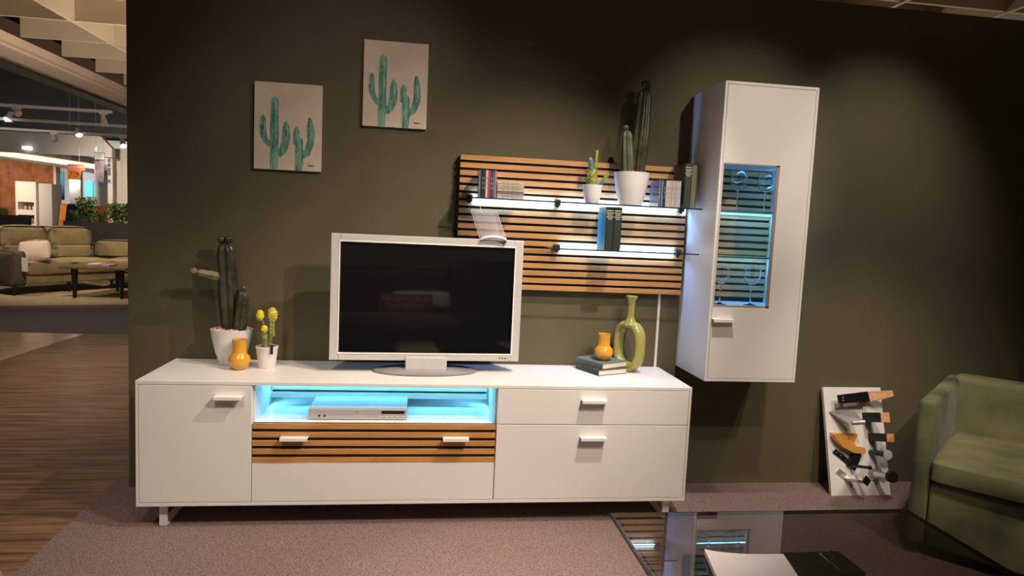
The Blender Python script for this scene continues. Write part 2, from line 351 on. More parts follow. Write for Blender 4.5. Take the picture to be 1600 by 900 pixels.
# ================================================================== SETTING
WX = -1.346
bm = new(); box(bm, WX, 3.02, 0.0, 0.12, 0, 2.358); struct('wall_back', bm, M['wall'])
bm = new(); box(bm, 3.02, 3.14, -2.4, 0.12, 0, 2.358); struct('wall_right', bm, M['wall'])
bm = new(); prism(bm, [(-1.30,-4.2,-.02),(-1.385,-1.2,-.02),(-1.44,0.13,-.02),(WX,0.13,-.02),(3.14,0.13,-.02),(3.14,-4.2,-.02)], (0,0,.02)); struct('floor_carpet', bm, M['carpet'])

def wood_floor():
    m = bpy.data.materials.new('wood_plank_floor'); m.use_nodes = True; nt = m.node_tree; N = nt.nodes; L = nt.links; b = N['Principled BSDF']
    tc = N.new('ShaderNodeTexCoord'); mp = N.new('ShaderNodeMapping'); L.new(tc.outputs['Object'], mp.inputs[0]); mp.inputs['Scale'].default_value = (0.6, 9, 1)
    n = N.new('ShaderNodeTexNoise'); n.inputs['Scale'].default_value = 4; n.inputs['Detail'].default_value = 8; L.new(mp.outputs[0], n.inputs['Vector'])
    br = N.new('ShaderNodeTexBrick'); L.new(tc.outputs['Object'], br.inputs['Vector'])
    br.inputs['Scale'].default_value = 1.0; br.inputs['Brick Width'].default_value = 1.3; br.inputs['Row Height'].default_value = 0.16; br.inputs['Mortar Size'].default_value = 0.0015
    br.inputs['Color1'].default_value = (.92,.92,.92,1); br.inputs['Color2'].default_value = (1.06,1.06,1.06,1); br.inputs['Mortar'].default_value = (.5,.5,.5,1)
    cr = N.new('ShaderNodeValToRGB'); cr.color_ramp.elements[0].position = .36; cr.color_ramp.elements[1].position = .66
    cr.color_ramp.elements[0].color = (0.105, 0.050, 0.026, 1); cr.color_ramp.elements[1].color = (0.30, 0.17, 0.10, 1)
    L.new(n.outputs['Fac'], cr.inputs[0])
    mx = N.new('ShaderNodeMixRGB'); mx.blend_type = 'MULTIPLY'; mx.inputs[0].default_value = 1; L.new(cr.outputs[0], mx.inputs[1]); L.new(br.outputs['Color'], mx.inputs[2]); L.new(mx.outputs[0], b.inputs['Base Color'])
    b.inputs['Roughness'].default_value = 0.36
    bp = N.new('ShaderNodeBump'); bp.inputs['Strength'].default_value = .25; bp.inputs['Distance'].default_value = .004; L.new(n.outputs['Fac'], bp.inputs['Height']); L.new(bp.outputs[0], b.inputs['Normal'])
    return m
def tile_floor():
    m = mat('polished_tile', (0.40,0.31,0.22), 0.16, noise=0.08, scale=2); nt = m.node_tree; N = nt.nodes; L = nt.links; b = N['Principled BSDF']
    br = N.new('ShaderNodeTexBrick'); tc = N.new('ShaderNodeTexCoord'); L.new(tc.outputs['Object'], br.inputs['Vector'])
    br.inputs['Scale'].default_value = 1; br.inputs['Brick Width'].default_value = .9; br.inputs['Row Height'].default_value = .45; br.inputs['Mortar Size'].default_value = .006
    br.inputs['Color1'].default_value = (.40,.31,.22,1); br.inputs['Color2'].default_value = (.44,.34,.25,1); br.inputs['Mortar'].default_value = (.22,.16,.12,1)
    L.new(br.outputs['Color'], b.inputs['Base Color']); return m
bm = new(); prism(bm, [(-3.34,-4.2,-.02),(-3.36,3.86,-.02),(3.14,3.86,-.02),(3.14,0.13,-.02),(-1.44,0.13,-.02),(-1.385,-1.2,-.02),(-1.30,-4.2,-.02)], (0,0,.02)); struct('floor_wood', bm, wood_floor())
bm = new(); box(bm, -7.0, -3.36, -4.2, 3.86, -.02, 0); struct('floor_tile', bm, tile_floor())
bm = new(); prism(bm, [(-7.0,3.86,-.02),(-7.0,5.15,-.02),(-5.159,5.68,-.02),(-3.9,6.15,-.02),(3.14,6.3,-.02),(3.14,3.86,-.02)], (0,0,.02)); struct('floor_walkway', bm, M['carpet_dark'])
bm = new(); prism(bm, [(-12,5.15,-.02),(-7.0,5.15,-.02),(-5.159,5.68,-.02),(-3.9,6.15,-.02),(3.14,6.3,-.02),(3.14,19,-.02),(-12,19,-.02)], (0,0,.02)); struct('floor_lounge', bm, M['rug_light'])

# waffle ceiling over the near showroom
bm = new()
xs = [-3.12 + .76*k for k in range(0, 10)]; ys = [-3.25 + .722*k for k in range(0, 18)]
for x in xs: box(bm, x-.015, x+.015, -4.2, 9.3, 2.80, 3.06)
for y in ys: box(bm, -3.93, 4.2, y-.013, y+.013, 2.81, 3.06)
box(bm, -3.93, 4.3, -4.2, 9.3, 3.06, 3.10)
struct('ceiling', bm, M['ceil_wood'])
bm = new(); box(bm, -4.03, -3.95, -4.2, 9.3, 2.72, 2.80); box(bm, -4.36, -4.03, -4.2, 9.3, 2.70, 2.735); box(bm, -4.38, -4.34, -4.2, 9.3, 2.70, 3.1); struct('trim_1', bm, M['fascia'])
bm = new(); box(bm, -12, -4.4, -4.2, 19, 3.25, 3.3); struct('ceiling_black', bm, M['ceil_black'])
bm = new(); box(bm, -4.95, -4.72, -1, 11, 2.78, 3.0); o = struct('trim_2', bm, M['duct'])
bm = new(); box(bm, -4.72, -4.4, -1, 11, 2.9, 3.25); struct('trim_3', bm, M['ceil_black'])
# bulkhead, soffit with cove light, rust wall, partitions in the distance
a, b = W(-10, 206, 10), W(158, 214, 10); c_, d_ = W(176, 233, 10), W(-10, 236, 10)
bm = new(); prism(bm, [W(-14,203,10), W(157,213,10), W(175,232,10), W(175,246,10), W(-14,236,10)], (0,.12,0)); struct('wall_bulkhead', bm, M['bulkhead'])
bm = new(); prism(bm, [W(-14,225,10.4), W(60,234,10.9), W(152,247,11.8), W(152,272,11.8), W(60,256,10.9), W(-14,247,10.4)], (0,.1,0)); struct('trim_4', bm, M['bulkhead'])
bm = new(); prism(bm, [W(-14,233,10.38), W(60,244,10.88), W(150,257,11.78), W(150,264,11.78), W(60,251,10.88), W(-14,241,10.38)], (0,-.01,0)); struct('trim_5', bm, M['cove'])
bm = new(); p = W(-14,0,12); q = W(81,0,12); box(bm, p.x, q.x, 12.0, 12.12, 0, 2.35); struct('wall_rust', bm, M['rust'])
bm = new(); box(bm, W(81,0,12).x, W(85,0,12).x, 11.95, 12.12, 0, 2.3); struct('trim_6', bm, M['cream_wall'])
bm = new(); box(bm, W(172,0,10.6).x, W(215,0,10.6).x, 10.6, 10.9, 0, W(180,232,10.6).z); struct('wall_pillar', bm, M['cream_wall'])
bm = new(); box(bm, -13, 2, 17.5, 17.6, 0, 3.2); struct('wall_far', bm, M['cream_wall'])
bm = new(); box(bm, W(120,0,14).x, W(200,0,14).x, 14.06, 14.12, 0, 2.3); struct('wall_display', bm, M['bulkhead'])
bm = new(); box(bm, W(104,0,13).x, W(122,0,13).x, 13.0, 13.1, 0, 2.2); struct('wall_partition', bm, M['cream_wall'])

# ================================================================== TV SIDEBOARD
XL, XR, YF, ZB, ZT = -1.149, 1.051, -0.420, 0.0913, 0.5843
sb = thing('tv_sideboard', 'long low white TV sideboard with an oak-slatted drawer and a lit open niche', 'sideboard', ((XL+XR)/2, -0.21, 0))
t = .0135
bm = new()
box(bm, XL, XR, YF, -.004, ZT-t, ZT)                       # top
box(bm, XL, XR, YF, -.004, ZB, ZB+t)                       # bottom
box(bm, XL, XL+.010, YF, -.004, ZB+t, ZT-t); box(bm, XR-.010, XR, YF, -.004, ZB+t, ZT-t)
for x in (-.7235, .2275): box(bm, x-.006, x+.004, YF+.021, -.01, ZB+t, ZT-t)
box(bm, XL+.01, XR-.01, -.016, -.005, ZB+t, ZT-t)          # back
box(bm, -.7195, .2215, -.40, -.016, .412, .4225)           # niche floor
obj('body', bm, M['white'], sb, bev=.001)
def handle(x0, x1, ztop, yf, parent):
    bm = new(); box(bm, x0, x1, yf-.027, yf, ztop-.0035, ztop); box(bm, x0, x1, yf-.029, yf-.0255, ztop-.013, ztop)
    return obj('handle', bm, M['handle'], parent, bev=.0008)
def front(name, x0, x1, z0, z1, yb=None):
    return bx(name, x0, x1, YF, YF+.02, z0, z1, M['white'], sb, bev=.0012)
d = front('door', XL+.0115, -.7270, ZB+t+.002, ZT-t-.002); handle(-.862, -.757, .531, YF, d)
# central drawer front: plain white below, oak slats above
d = front('drawer', -.7245, .2245, ZB+t+.002, .262)
bm = new(); box(bm, -.7245, .2245, YF+.006, YF+.018, .2635, .4205); obj('slat_backing', bm, M['black'], d)
bm = new(); sp = (.4205-.2635+.0125)/5
for k in range(5): box(bm, -.7245, .2245, YF, YF+.012, .2635+k*sp, .2635+k*sp+sp-.0125)
obj('slats', bm, M['oak'], d, bev=.0008, label='oak slats with black gaps')
handle(-.617, -.512, .371, YF, d); handle(.012, .116, .371, YF, d)
d = front('drawer', .2285, XR-.0115, .4235, ZT-t-.002); handle(.574, .681, .531, YF, d)
d = front('drawer', .2285, XR-.0115, ZB+t+.002, .4205); handle(.577, .686, .374, YF, d)
# niche: glass floor plate, pale slat board, light strip
bm = new()
for z0, z1 in ((.461,.485),(.495,.519),(.529,.553)): box(bm, -.705, .208, -.180, -.160, z0, z1)
box(bm, -.705, .208, -.160, -.150, .4585, .5705); box(bm,-.705,-.703,-.175,-.16,.4585,.5705); box(bm,.206,.208,-.175,-.16,.4585,.5705)
for z0 in (.485,.519): box(bm, -.703, .206, -.1605, -.1600, z0+.0005, z0+.0095, mi=1)  # grey strips paint the shade in the gaps between the slats
obj('slat_board', bm, [M['oak_pale'], M['ink_shade_grey']], sb, label='pale slatted board at the back of the niche')
bx('light_strip', -.70, .205, -.215, -.205, .566, .5705, M['led_cyan'], sb, label='cyan LED strip under the top')
area('niche_led', (-.25, -.21, .562), (-.25, -.22, .40), 1.25, .92, .01, (.13, .62, 1.0))
area('niche_led_left', (-.712, -.15, .50), (0, -.25, .47), .45, .01, .12, (.13, .55, 1.0))
area('niche_led_right', (.216, -.15, .50), (-.5, -.25, .47), .45, .01, .12, (.13, .55, 1.0))
for x, s in ((-1.077, 1), (.968, -1)):                      # sled feet of white flat bar
    bm = new(); y0, y1 = -.388, -.04; box(bm, x, x+.030, y0, y0+.010, .008, ZB); box(bm, x, x+.030, y1-.010, y1, .008, ZB); box(bm, x, x+.030, y0, y1, 0, .008)
    obj('leg', bm, M['handle'], sb, bev=.001)

# DVD player in the niche
dv = thing('dvd_player', 'slim silver disc player with black display, standing in the lit niche', 'player', (-.328, -.28, .4228))
bm = new(); box(bm, -.523, -.136, -.366, -.180, .4262, .470); 
obj('case', bm, M['silver'], dv, bev=.003)
bm = new(); box(bm, -.523, -.136, -.374, -.3665, .4258, .4665); obj('front_panel', bm, M['silver'], dv, bev=.002)
bx('display', -.236, -.145, -.3755, -.374, .4500, .4620, M['dark'], dv)
bm = new(); box(bm, -.40, -.262, -.3750, -.374, .4475, .4610); o = obj('disc_tray', bm, M['silver'], dv, bev=.0005)
bx('tray_mark', -.338, -.330, -.3754, -.3749, .4565, .4585, M['dark'], o)
for k in range(2):
    bm = new(); cyl(bm, (-.480+k*.021, -.3765, .4400), (-.480+k*.021, -.374, .4400), .0038); obj('socket', bm, M['dark'], dv)
for k in range(5): bx('button', -.243+k*.022, -.230+k*.022, -.3758, -.374, .4375, .4400, M['handle'], dv)
for k in range(4):
    x = (-.505, -.155)[k % 2]; y = (-.35, -.20)[k//2]; bm = new(); cyl(bm, (x, y, .4228), (x, y, .4262), .008); obj('foot', bm, M['dark'], dv)

# ================================================================== TELEVISION
tv = thing('television', 'silver-framed flat television with switched-off black screen on an oval foot', 'television', (-.065, -.185, ZT), R(2.8))
def tvo(name, bm, m, **k): return obj(name, bm, m, k.pop('parent', tv), world=False, **k)
zb, zt = .637-ZT, 1.166-ZT
bm = new(); sx0, sx1, sz0, sz1 = -.366, .366, .0855, .549
H = .4035
for q in ((-H, sx0, zb, zt), (sx1, H, zb, zt), (sx0, sx1, zb, sz0), (sx0, sx1, sz1, zt)): box(bm, q[0], q[1], -.030, .010, q[2], q[3])
tvo('frame', bm, M['silver'], bev=.0025)
bm = new(); bw=.004
for q in ((sx0-.006, sx0, sz0, sz1), (sx1, sx1+.006, sz0, sz1), (sx0-.006, sx1+.006, sz0-.006, sz0), (sx0-.006, sx1+.006, sz1, sz1+.006)): box(bm, q[0], q[1], -.032, -.020, q[2], q[3])
tvo('inner_bezel', bm, M['handle'], bev=.001)
bm = new(); box(bm, sx0, sx1, -.022, -.012, sz0, sz1); tvo('screen', bm, M['screen'])
bm = new(); box(bm, -.36, .36, .010, .055, zb+.03, zt-.03); tvo('back_housing', bm, M['dark'], bev=.01)
bm = new(); lathe(bm, [(.205,0),(.225,.003),(.222,.009),(.205,.013),(.13,.019),(.128,.0195)], (0,0,0), 64, True, True); bm.transform(Matrix.Diagonal((1, .46, 1, 1)))
tvo('stand_base', bm, M['silver2'], smooth=30)
bm = new(); prism(bm, [(-.088,-.045,.010),(.088,-.045,.010),(.085,.02,.010),(-.085,.02,.010)], (0,0,.060)); tvo('stand_neck', bm, M['silver'], bev=.004)
for i in range(4):
    bm = new(); cyl(bm, (.318+i*.0125, -.0305, zb+.014), (.318+i*.0125, -.0325, zb+.014), .0028 if i < 3 else .0016); tvo('button', bm, M['dark'])
bm = text_bm('▪▪▪▪ ▪▪▪▪▪▪▪', .006, Matrix.Translation((-.352, -.0305, .5545)) @ FRONT, align='LEFT')
bm.free(); bm = new()
for k in range(9): box(bm, -.353+k*.0043, -.353+k*.0043+.0033, -.0306, -.030, .5535, .5555)
tvo('lettering', bm, M['ink_shade_grey'])

# ================================================================== SLATTED WALL PANEL, SHELVES
PX0, PX1, PZ0, PZ1 = .0595, 1.1243, .9402, 1.5355
pn = thing('slatted_wall_panel', 'wide oak slat panel with black gaps mounted on the green wall', 'wall panel', ((PX0+PX1)/2, 0, PZ0))
bx('backing_board', PX0, PX1, -.030, -.001, PZ0, PZ1, M['black'], pn)
bm = new(); n = 18; pitch = (PZ1-PZ0+.0115)/n
for k in range(n): box(bm, PX0, PX1, -.042, -.030, PZ0+k*pitch, PZ0+k*pitch+pitch-.0115)
obj('slats', bm, M['oak'], pn, bev=.0008)
def clamp(bmx, z, parent):
    bm = new(); box(bm, bmx-.013, bmx+.013, -.075, -.042, z-.012, z+.016); cyl(bm, (bmx, -.063, z-.012), (bmx, -.063, z-.020), .008)
    return obj('bracket', bm, M['dark'], parent, bev=.002)
def glass_shelf(label, x0, x1, z, brs, xstrip):
    s = thing('glass_shelf', label, 'shelf', ((x0+x1)/2, -.12, z))
    bx('glass_plate', x0, x1, -.196, -.050, z-.003, z+.003, M['shelf_glass'], s)
    bm = new(); box(bm, x0, x1, -.1985, -.196, z-.003, z+.003); obj('front_edge', bm, M['shelf_edge'], s)
    for xb in brs: clamp(xb, z, s)
    bm = new(); box(bm, xstrip[0], xstrip[1], -.0495, -.0435, z+.003, z+.0075); box(bm, xstrip[0], xstrip[1], -.0495, -.0435, z-.0075, z-.003)
    obj('light_strip', bm, M['led'], s, label='glowing cool white LED strip')
    return s
SZ1, SZ2 = 1.341, 1.139
glass_shelf('long upper glass shelf with cool LED strip across the slat panel', .10, 1.134, SZ1, (.105, .504, 1.089), (.12, 1.120))
glass_shelf('short lower glass shelf with cool LED strip on the right of the slat panel', .452, 1.134, SZ2, (.512, 1.089), (.53, 1.075))
LEDC = (.22, .44, 1.0)
for z, x0, x1 in ((SZ1, .12, 1.12), (SZ2, .53, 1.075)):
    for s in (1, -1):
        area('shelf_led', ((x0+x1)/2, -.056, z+s*.010), ((x0+x1)/2, -.030, z+s*.08), (x1-x0)*(2.4 if s < 0 else 2.4), x1-x0, .006, LEDC)
bx('cable_cover', 1.029, 1.041, -.008, 0, .5845, .9402, M['white'], None, bev=.001)
tag(bpy.data.objects['cable_cover'], 'narrow white cable duct running down the wall from the slat panel to the sideboard', 'cable duct')

# ================================================================== TALL WALL CABINET
CX0, CX1, CZ0, CZ1, CD = 1.1374, 1.5596, .5948, 1.8741, -.3397
tc = thing('wall_cabinet', 'tall narrow white hanging cabinet with a lit glass window of wine glasses', 'cabinet', ((CX0+CX1)/2, -.17, CZ0))
bm = new(); th = .012
box(bm, CX0, CX0+th, CD, -.004, CZ0, CZ1); box(bm, CX1-th, CX1, CD, -.004, CZ0, CZ1)
box(bm, CX0+th, CX1-th, CD, -.004, CZ1-th, CZ1); box(bm, CX0+th, CX1-th, CD, -.004, CZ0, CZ0+th)
box(bm, CX0+th, CX1-th, -.012, -.004, CZ0+th, CZ1-th)
box(bm, CX0+th, CX1-th, CD+.03, -.012, .907, .917); box(bm, CX0+th, CX1-th, CD+.03, -.012, 1.541, 1.551)
obj('body', bm, M['white'], tc, bev=.001)
wx0, wx1, wz0, wz1 = 1.1545, 1.4085, .922, 1.536
bm = new(); fx0, fx1, fz0, fz1 = CX0+th+.0015, CX1-th-.0015, CZ0+th+.002, CZ1-th-.002
for q in ((fx0, wx0, wz0, wz1), (wx1, fx1, wz0, wz1), (fx0, fx1, wz1, fz1), (fx0, fx1, fz0, wz0)): box(bm, q[0], q[1], CD, CD+.020, q[2], q[3])
bmesh.ops.remove_doubles(bm, verts=bm.verts, dist=1e-5)
dr = obj('door', bm, M['white'], tc)
bm = new()
for q in ((wx0, wx0+.003, wz0, wz1), (wx1-.014, wx1, wz0, wz1), (wx0, wx1, wz1-.006, wz1), (wx0, wx1, wz0, wz0+.007)): box(bm, q[0], q[1], CD+.001, CD+.006, q[2], q[3])
obj('window_frame', bm, M['grey_frame'], dr)
bx('glass_pane', wx0, wx1, CD+.008, CD+.012, wz0, wz1, M['pane'], dr)
handle(1.150, 1.243, .871, CD, dr)
bm = new(); box(bm, 1.15, 1.547, -.030, -.0125, .9175, 1.5405); obj('back_board', bm, M['black'], tc)
bm = new(); k = 0
z = PZ0
while z < 1.541:
    box(bm, 1.15, 1.547, -.042, -.030, max(z, .9175), min(z+pitch-.0115, 1.5405)); z += pitch
obj('back_slats', bm, M['oak'], tc)
for z in (SZ1-.004, SZ2-.002):
    bm = new(); box(bm, 1.15, 1.547, -.29, -.055, z-.003, z+.003); s = obj('glass_shelf', bm, M['shelf_glass'], tc, label='clear glass shelf inside the cabinet')
    bm = new(); box(bm, 1.15, 1.547, -.2925, -.29, z-.003, z+.003); obj('front_edge', bm, M['edge_glow'], s)
    bm = new(); box(bm, 1.152, 1.545, -.050, -.0435, z-.0075, z-.003); obj('light_strip', bm, M['led_cyan'], s)
    area('cabinet_led', (1.35, -.062, z-.012), (1.35, -.05, z-.2), .35, .38, .008, (.13, .42, 1.0))
for z in (1.03, 1.24, 1.45):
    area('cabinet_led_side', (1.52, -.22, z), (1.548, -.10, z), .35, .17, .01, (.10, .42, 1.0))
area('cabinet_led_top', (1.35, -.29, 1.537), (1.35, -.20, 1.2), .5, .36, .015, (.12, .40, 1.0))

# wine glasses
def wine_glass(label, x, y, z, first=[None]):
    if first[0] is None:
        g = thing('wine_glass', label, 'wine glass', (x, y, z), 0, 'wine glasses in the cabinet window')
        bm = new(); lathe(bm, [(.030,.0),(.0305,.0012),(.015,.0030),(.0045,.0075),(.0028,.016),(.0026,.085),(.004,.090)], (0,0,0), 28, True, True); obj('stem', bm, M['glass'], g, world=False, smooth=40)
        bm = new(); out = [(.004,.0901),(.017,.096),(.030,.110),(.0375,.130),(.0385,.148),(.0355,.168),(.0325,.186)]
        lathe(bm, out + [(r-.0012, zz+.0003) for r, zz in out[::-1][:-1]] + [(.001,.0925)], (0,0,0), 28, True, True); obj('bowl', bm, M['glass'], g, world=False, smooth=40)
        first[0] = g; return g
    g = copy_tree(first[0]); g.location = (x, y, z); g['label'] = label; WM[g.name] = T((x,y,z)); return g
def onx(px, y): return W(px, 400, y).x
wine_glass('wine glass on the upper cabinet shelf, the left one', W(1151,327,-.20).x, -.20, SZ1-.001)
wine_glass('wine glass on the upper cabinet shelf, the right one near the side wall', W(1194,327,-.17).x, -.17, SZ1-.001)
wine_glass('wine glass on the cabinet floor, the left one cut by the window edge', W(1124,474,-.18).x, -.18, .917)
wine_glass('wine glass on the cabinet floor, the right one', W(1172,473,-.18).x, -.18, .917)

# ================================================================== PAINTINGS
def painting(label, x0, z1, w_, h_):
    p = thing('canvas_painting', label, 'painting', (x0+w_/2, 0, z1-h_), 0, 'cactus paintings on the green wall')
    bm = new(); box(bm, 0, w_, -.020, -.001, 0, h_); bm.transform(Matrix.Translation((-w_/2,0,0))); obj('canvas', bm, M['canvas'], p, world=False, bev=.0015)
    def blob(pts, rads, y, n=10):          # a thick painted stroke outline along a centre line
        L_, R_ = [], []
        for i, (a, b) in enumerate(pts):
            a0, b0 = pts[max(0, i-1)]; a1, b1 = pts[min(len(pts)-1, i+1)]
            dx, dz = a1-a0, b1-b0; l = math.hypot(dx, dz); nx, nz = -dz/l, dx/l
            jit = 1 + random.uniform(-.07, .07)
            L_.append((a+nx*rads[i]*jit, b+nz*rads[i]*jit)); R_.append((a-nx*rads[i]*jit, b-nz*rads[i]*jit))
        return [( (a-.5)*w_, y, b*h_) for a, b in L_ + R_[::-1]]
    def stroke(x, zlo, zhi, r, ang=0):      # upright trunk with a rounded head
        pts = [(x, zlo + (zhi-r*1.4-zlo)*i/8) for i in range(9)]; rr = [r*.86]*1 + [r*(.88+.12*math.sin(i/8*PI)) for i in range(1, 9)]
        for k in range(1, 6):
            a = PI/2*k/5; pts.append((x, zhi-r*1.35+r*.95*math.sin(a)*w_/h_*1.9)); rr.append(max(.004, r*math.cos(a)))
        return pts, rr
    bm = new(); lay = -.0205
    def add(pr, y): 
        f = prism(bm, blob(pr[0], pr[1], y), (0,.0004,0))
    arms = [  # (joint x,z) -> elbow -> top, radius
        ([(.24,.27),(.17,.34),(.135,.42),(.13,.50),(.13,.58),(.13,.62)], .050),
        ([(.36,.17),(.43,.23),(.47,.32),(.475,.42),(.47,.50),(.465,.56)], .062)]
    for pts, r in arms:
        rr = [r*.6, r*.9, r, r, r*.85, r*.25]; add((pts, rr), lay)
    add(stroke(.30, .01, .84, .062), lay-.0006)
    add(([(.69,.15),(.79,.22),(.845,.34),(.84,.45),(.83,.53),(.82,.62)], [.03,.05,.056,.056,.05,.018]), lay)
    add(([(.60,.30),(.62,.34),(.62,.40),(.63,.46),(.63,.51)], [.03,.045,.05,.046,.015]), lay)
    add(stroke(.67, .0, .39, .062), lay-.0006)
    for _ in range(90):                     # spines at the outlines
        cx, zlo, zhi, r = random.choice(((.30,.05,.82,.062),(.67,.03,.36,.062),(.84,.26,.55,.058),(.47,.26,.52,.062),(.13,.38,.58,.05)))
        s = random.choice((-1, 1)); zz = random.uniform(zlo, zhi); x = cx + s*r*.95
        quad(bm, [((x-.5)*w_, lay-.0009, zz*h_), ((x-.5)*w_, lay-.0009, zz*h_+.0008), ((x-.5+s*.022)*w_, lay-.0009, zz*h_+.0024)])
    # pale highlights on the heads and ribs
    for cx, zlo, zhi, r in ((.30,.10,.80,.05),(.67,.03,.355,.05),(.84,.28,.55,.045),(.47,.26,.50,.05),(.13,.38,.58,.035)):
        for _ in range(13):
            x = cx + random.uniform(-r, r*.7); z0 = random.uniform(zlo, zhi-.08); z1_ = z0 + random.uniform(.03, .10)
            quad(bm, [((x-.5)*w_, lay-.0011, z0*h_), ((x-.491)*w_, lay-.0011, (z0+.01)*h_), ((x-.489)*w_, lay-.0011, z1_*h_), ((x-.5)*w_, lay-.0011, (z1_-.01)*h_)], 1)
    for cx, zt_ in ((.30,.825),(.67,.372)):
        n_ = 10; bmv = [(((cx-.5)+.026*math.cos(2*PI*k/n_))*w_, lay-.0012, (zt_+.012*math.sin(2*PI*k/n_))*h_) for k in range(n_)]; quad(bm, bmv, 1)
    obj('painted_cacti', bm, [M['paint_green'], M['paint_light']], p, world=False)
    bm = new(); pts = []
    for k in range(26): pts.append(((.80+.0045*k-.5)*w_, lay-.0003, (.065+.012*math.sin(k*1.9)*(1 if k < 19 else .15)+(.012 if k < 3 else 0))*h_))
    tube(bm, pts, .0006, 4); obj('signature', bm, M['ink_dark'], p, world=False)
    return p
painting('beige canvas of green cacti, the left and lower of the two pictures', -.8274, 1.7944, .2813, .3690)
painting('beige canvas of green cacti, the right and higher of the two pictures', -.374, 2.004, .2775, .3670)

# ================================================================== PLANTS ON THE FURNITURE
def pot(name, cx, cy, z, r0, r1, h, m, parent, rim=.004):
    bm = new(); lathe(bm, [(r0*.90,0),(r0,.004),(r0+(r1-r0)*.45,h*.35),(r0+(r1-r0)*.8,h*.7),(r1,h),(r1-rim,h+.001),(r1-rim-.002,h-.012),(r0*.6,h-.016)], (cx,cy,z), 40, True, True)
    return obj(name, bm, m, parent, smooth=35)
def pebbles(cx, cy, z, r, m, parent, n=90, s=.007):
    bm = new()
    lathe(bm, [(r,-.004),(r,0),(.001,.001)], (cx,cy,z), 24, True, False)
    for _ in range(n):
        a = random.uniform(0, 2*PI); q = r*math.sqrt(random.random())*.93; ball(bm, (cx+q*math.cos(a), cy+q*math.sin(a), z+.002), s*random.uniform(.6,1), .7, 6)
    return obj('gravel', bm, m, parent, smooth=40)
def column(pts, r, ribs=8, rib=.13, top=1.0):
    """ribbed cactus column along pts with a rounded crown"""
    P = [Vector(p) for p in pts]; n = 14; Q = []; rr = []
    for i in range(n):
        s = i/(n-1)*(len(P)-1); k = min(int(s), len(P)-2); Q.append(P[k].lerp(P[k+1], s-k)); rr.append(r*(.86+.14*math.sin(min(1, i/(n-1)*1.2)*PI)))
    d = (P[-1]-P[-2]).normalized()
    for k in range(1, 6):
        a = PI/2*k/5; Q.append(P[-1]+d*r*1.1*math.sin(a)); rr.append(max(.001, rr[n-1]*math.cos(a)))
    bm = new(); tube(bm, Q, rr, ribs*6, True, rib, ribs)
    return bm, Q, rr
def spiny(name, pts, r, ribs, m, parent, step, l, rib=.14):
    bm, Q, rr = column(pts, r, ribs, rib)
    for i in range(len(Q)-5):
        nseg = max(1, int((Q[i+1]-Q[i]).length/step))
        t = (Q[i+1]-Q[i]).normalized(); up = Vector((1,0,0)) if abs((Q[1]-Q[0]).normalized().x) < .8 else Vector((0,1,0))
        a = (up-t*up.dot(t)).normalized(); b = t.cross(a)
        for j in range(nseg):
            c = Q[i].lerp(Q[i+1], j/nseg)
            for k in range(ribs):
                th = 2*PI*k/ribs; d = a*math.cos(th)+b*math.sin(th)
                base = c + d*rr[i]*1.10; e = base + d*l + t*random.uniform(-l, l)
                s_ = t.cross(d)*.0016
                quad(bm, [base-s_-t*.0006, base+s_-t*.0006, e], 1); quad(bm, [base-t*.0020-s_, base-t*.002+s_, base+t*.0016+s_, base+t*.0016-s_], 1)
    return obj(name, bm, [m, M['spine']], parent, smooth=70)
def knob(c, r, m, parent, name='crown_ball'):
    bm = new(); ball(bm, c, r, 1.05, 48, 8, .10); return obj(name, bm, m, parent, smooth=60)

# tall dark cactus on the sideboard
cx, cy = -.893, -.092
pl = thing('potted_cactus', 'tall dark ribbed cactus in a glossy white pot on the left of the sideboard', 'potted cactus', (cx, cy, ZT))
pot('pot', cx, cy, ZT, .050, .085, .152, M['pot'], pl); pebbles(cx, cy, ZT+.149, .077, M['gravel'], pl)
spiny('stem', [(cx-.004,cy,ZT+.14),(cx-.014,cy,ZT+.30),(cx-.026,cy,ZT+.478)], .0375, 6, M['cactus'], pl, .010, .004, .17)
knob((cx-.044, cy, ZT+.531), .0165, M['cactus'], pl); knob((cx-.014, cy-.004, ZT+.533), .0160, M['cactus'], pl)
spiny('stem', [(cx+.036,cy-.025,ZT+.14),(cx+.044,cy-.025,ZT+.22),(cx+.052,cy-.025,ZT+.292)], .0265, 6, M['cactus'], pl, .010, .004)
knob((cx+.054, cy-.025, ZT+.330), .012, M['cactus'], pl)
spiny('arm', [(cx-.030,cy-.01,ZT+.372),(cx-.075,cy-.025,ZT+.382),(cx-.112,cy-.035,ZT+.390)], .0165, 6, M['cactus_lit'], pl, .008, .003)['label'] = 'short sideways arm, its colour paled as if lit'
knob((cx-.142, cy-.04, ZT+.398), .013, M['cactus_lit'], pl, 'arm_ball')

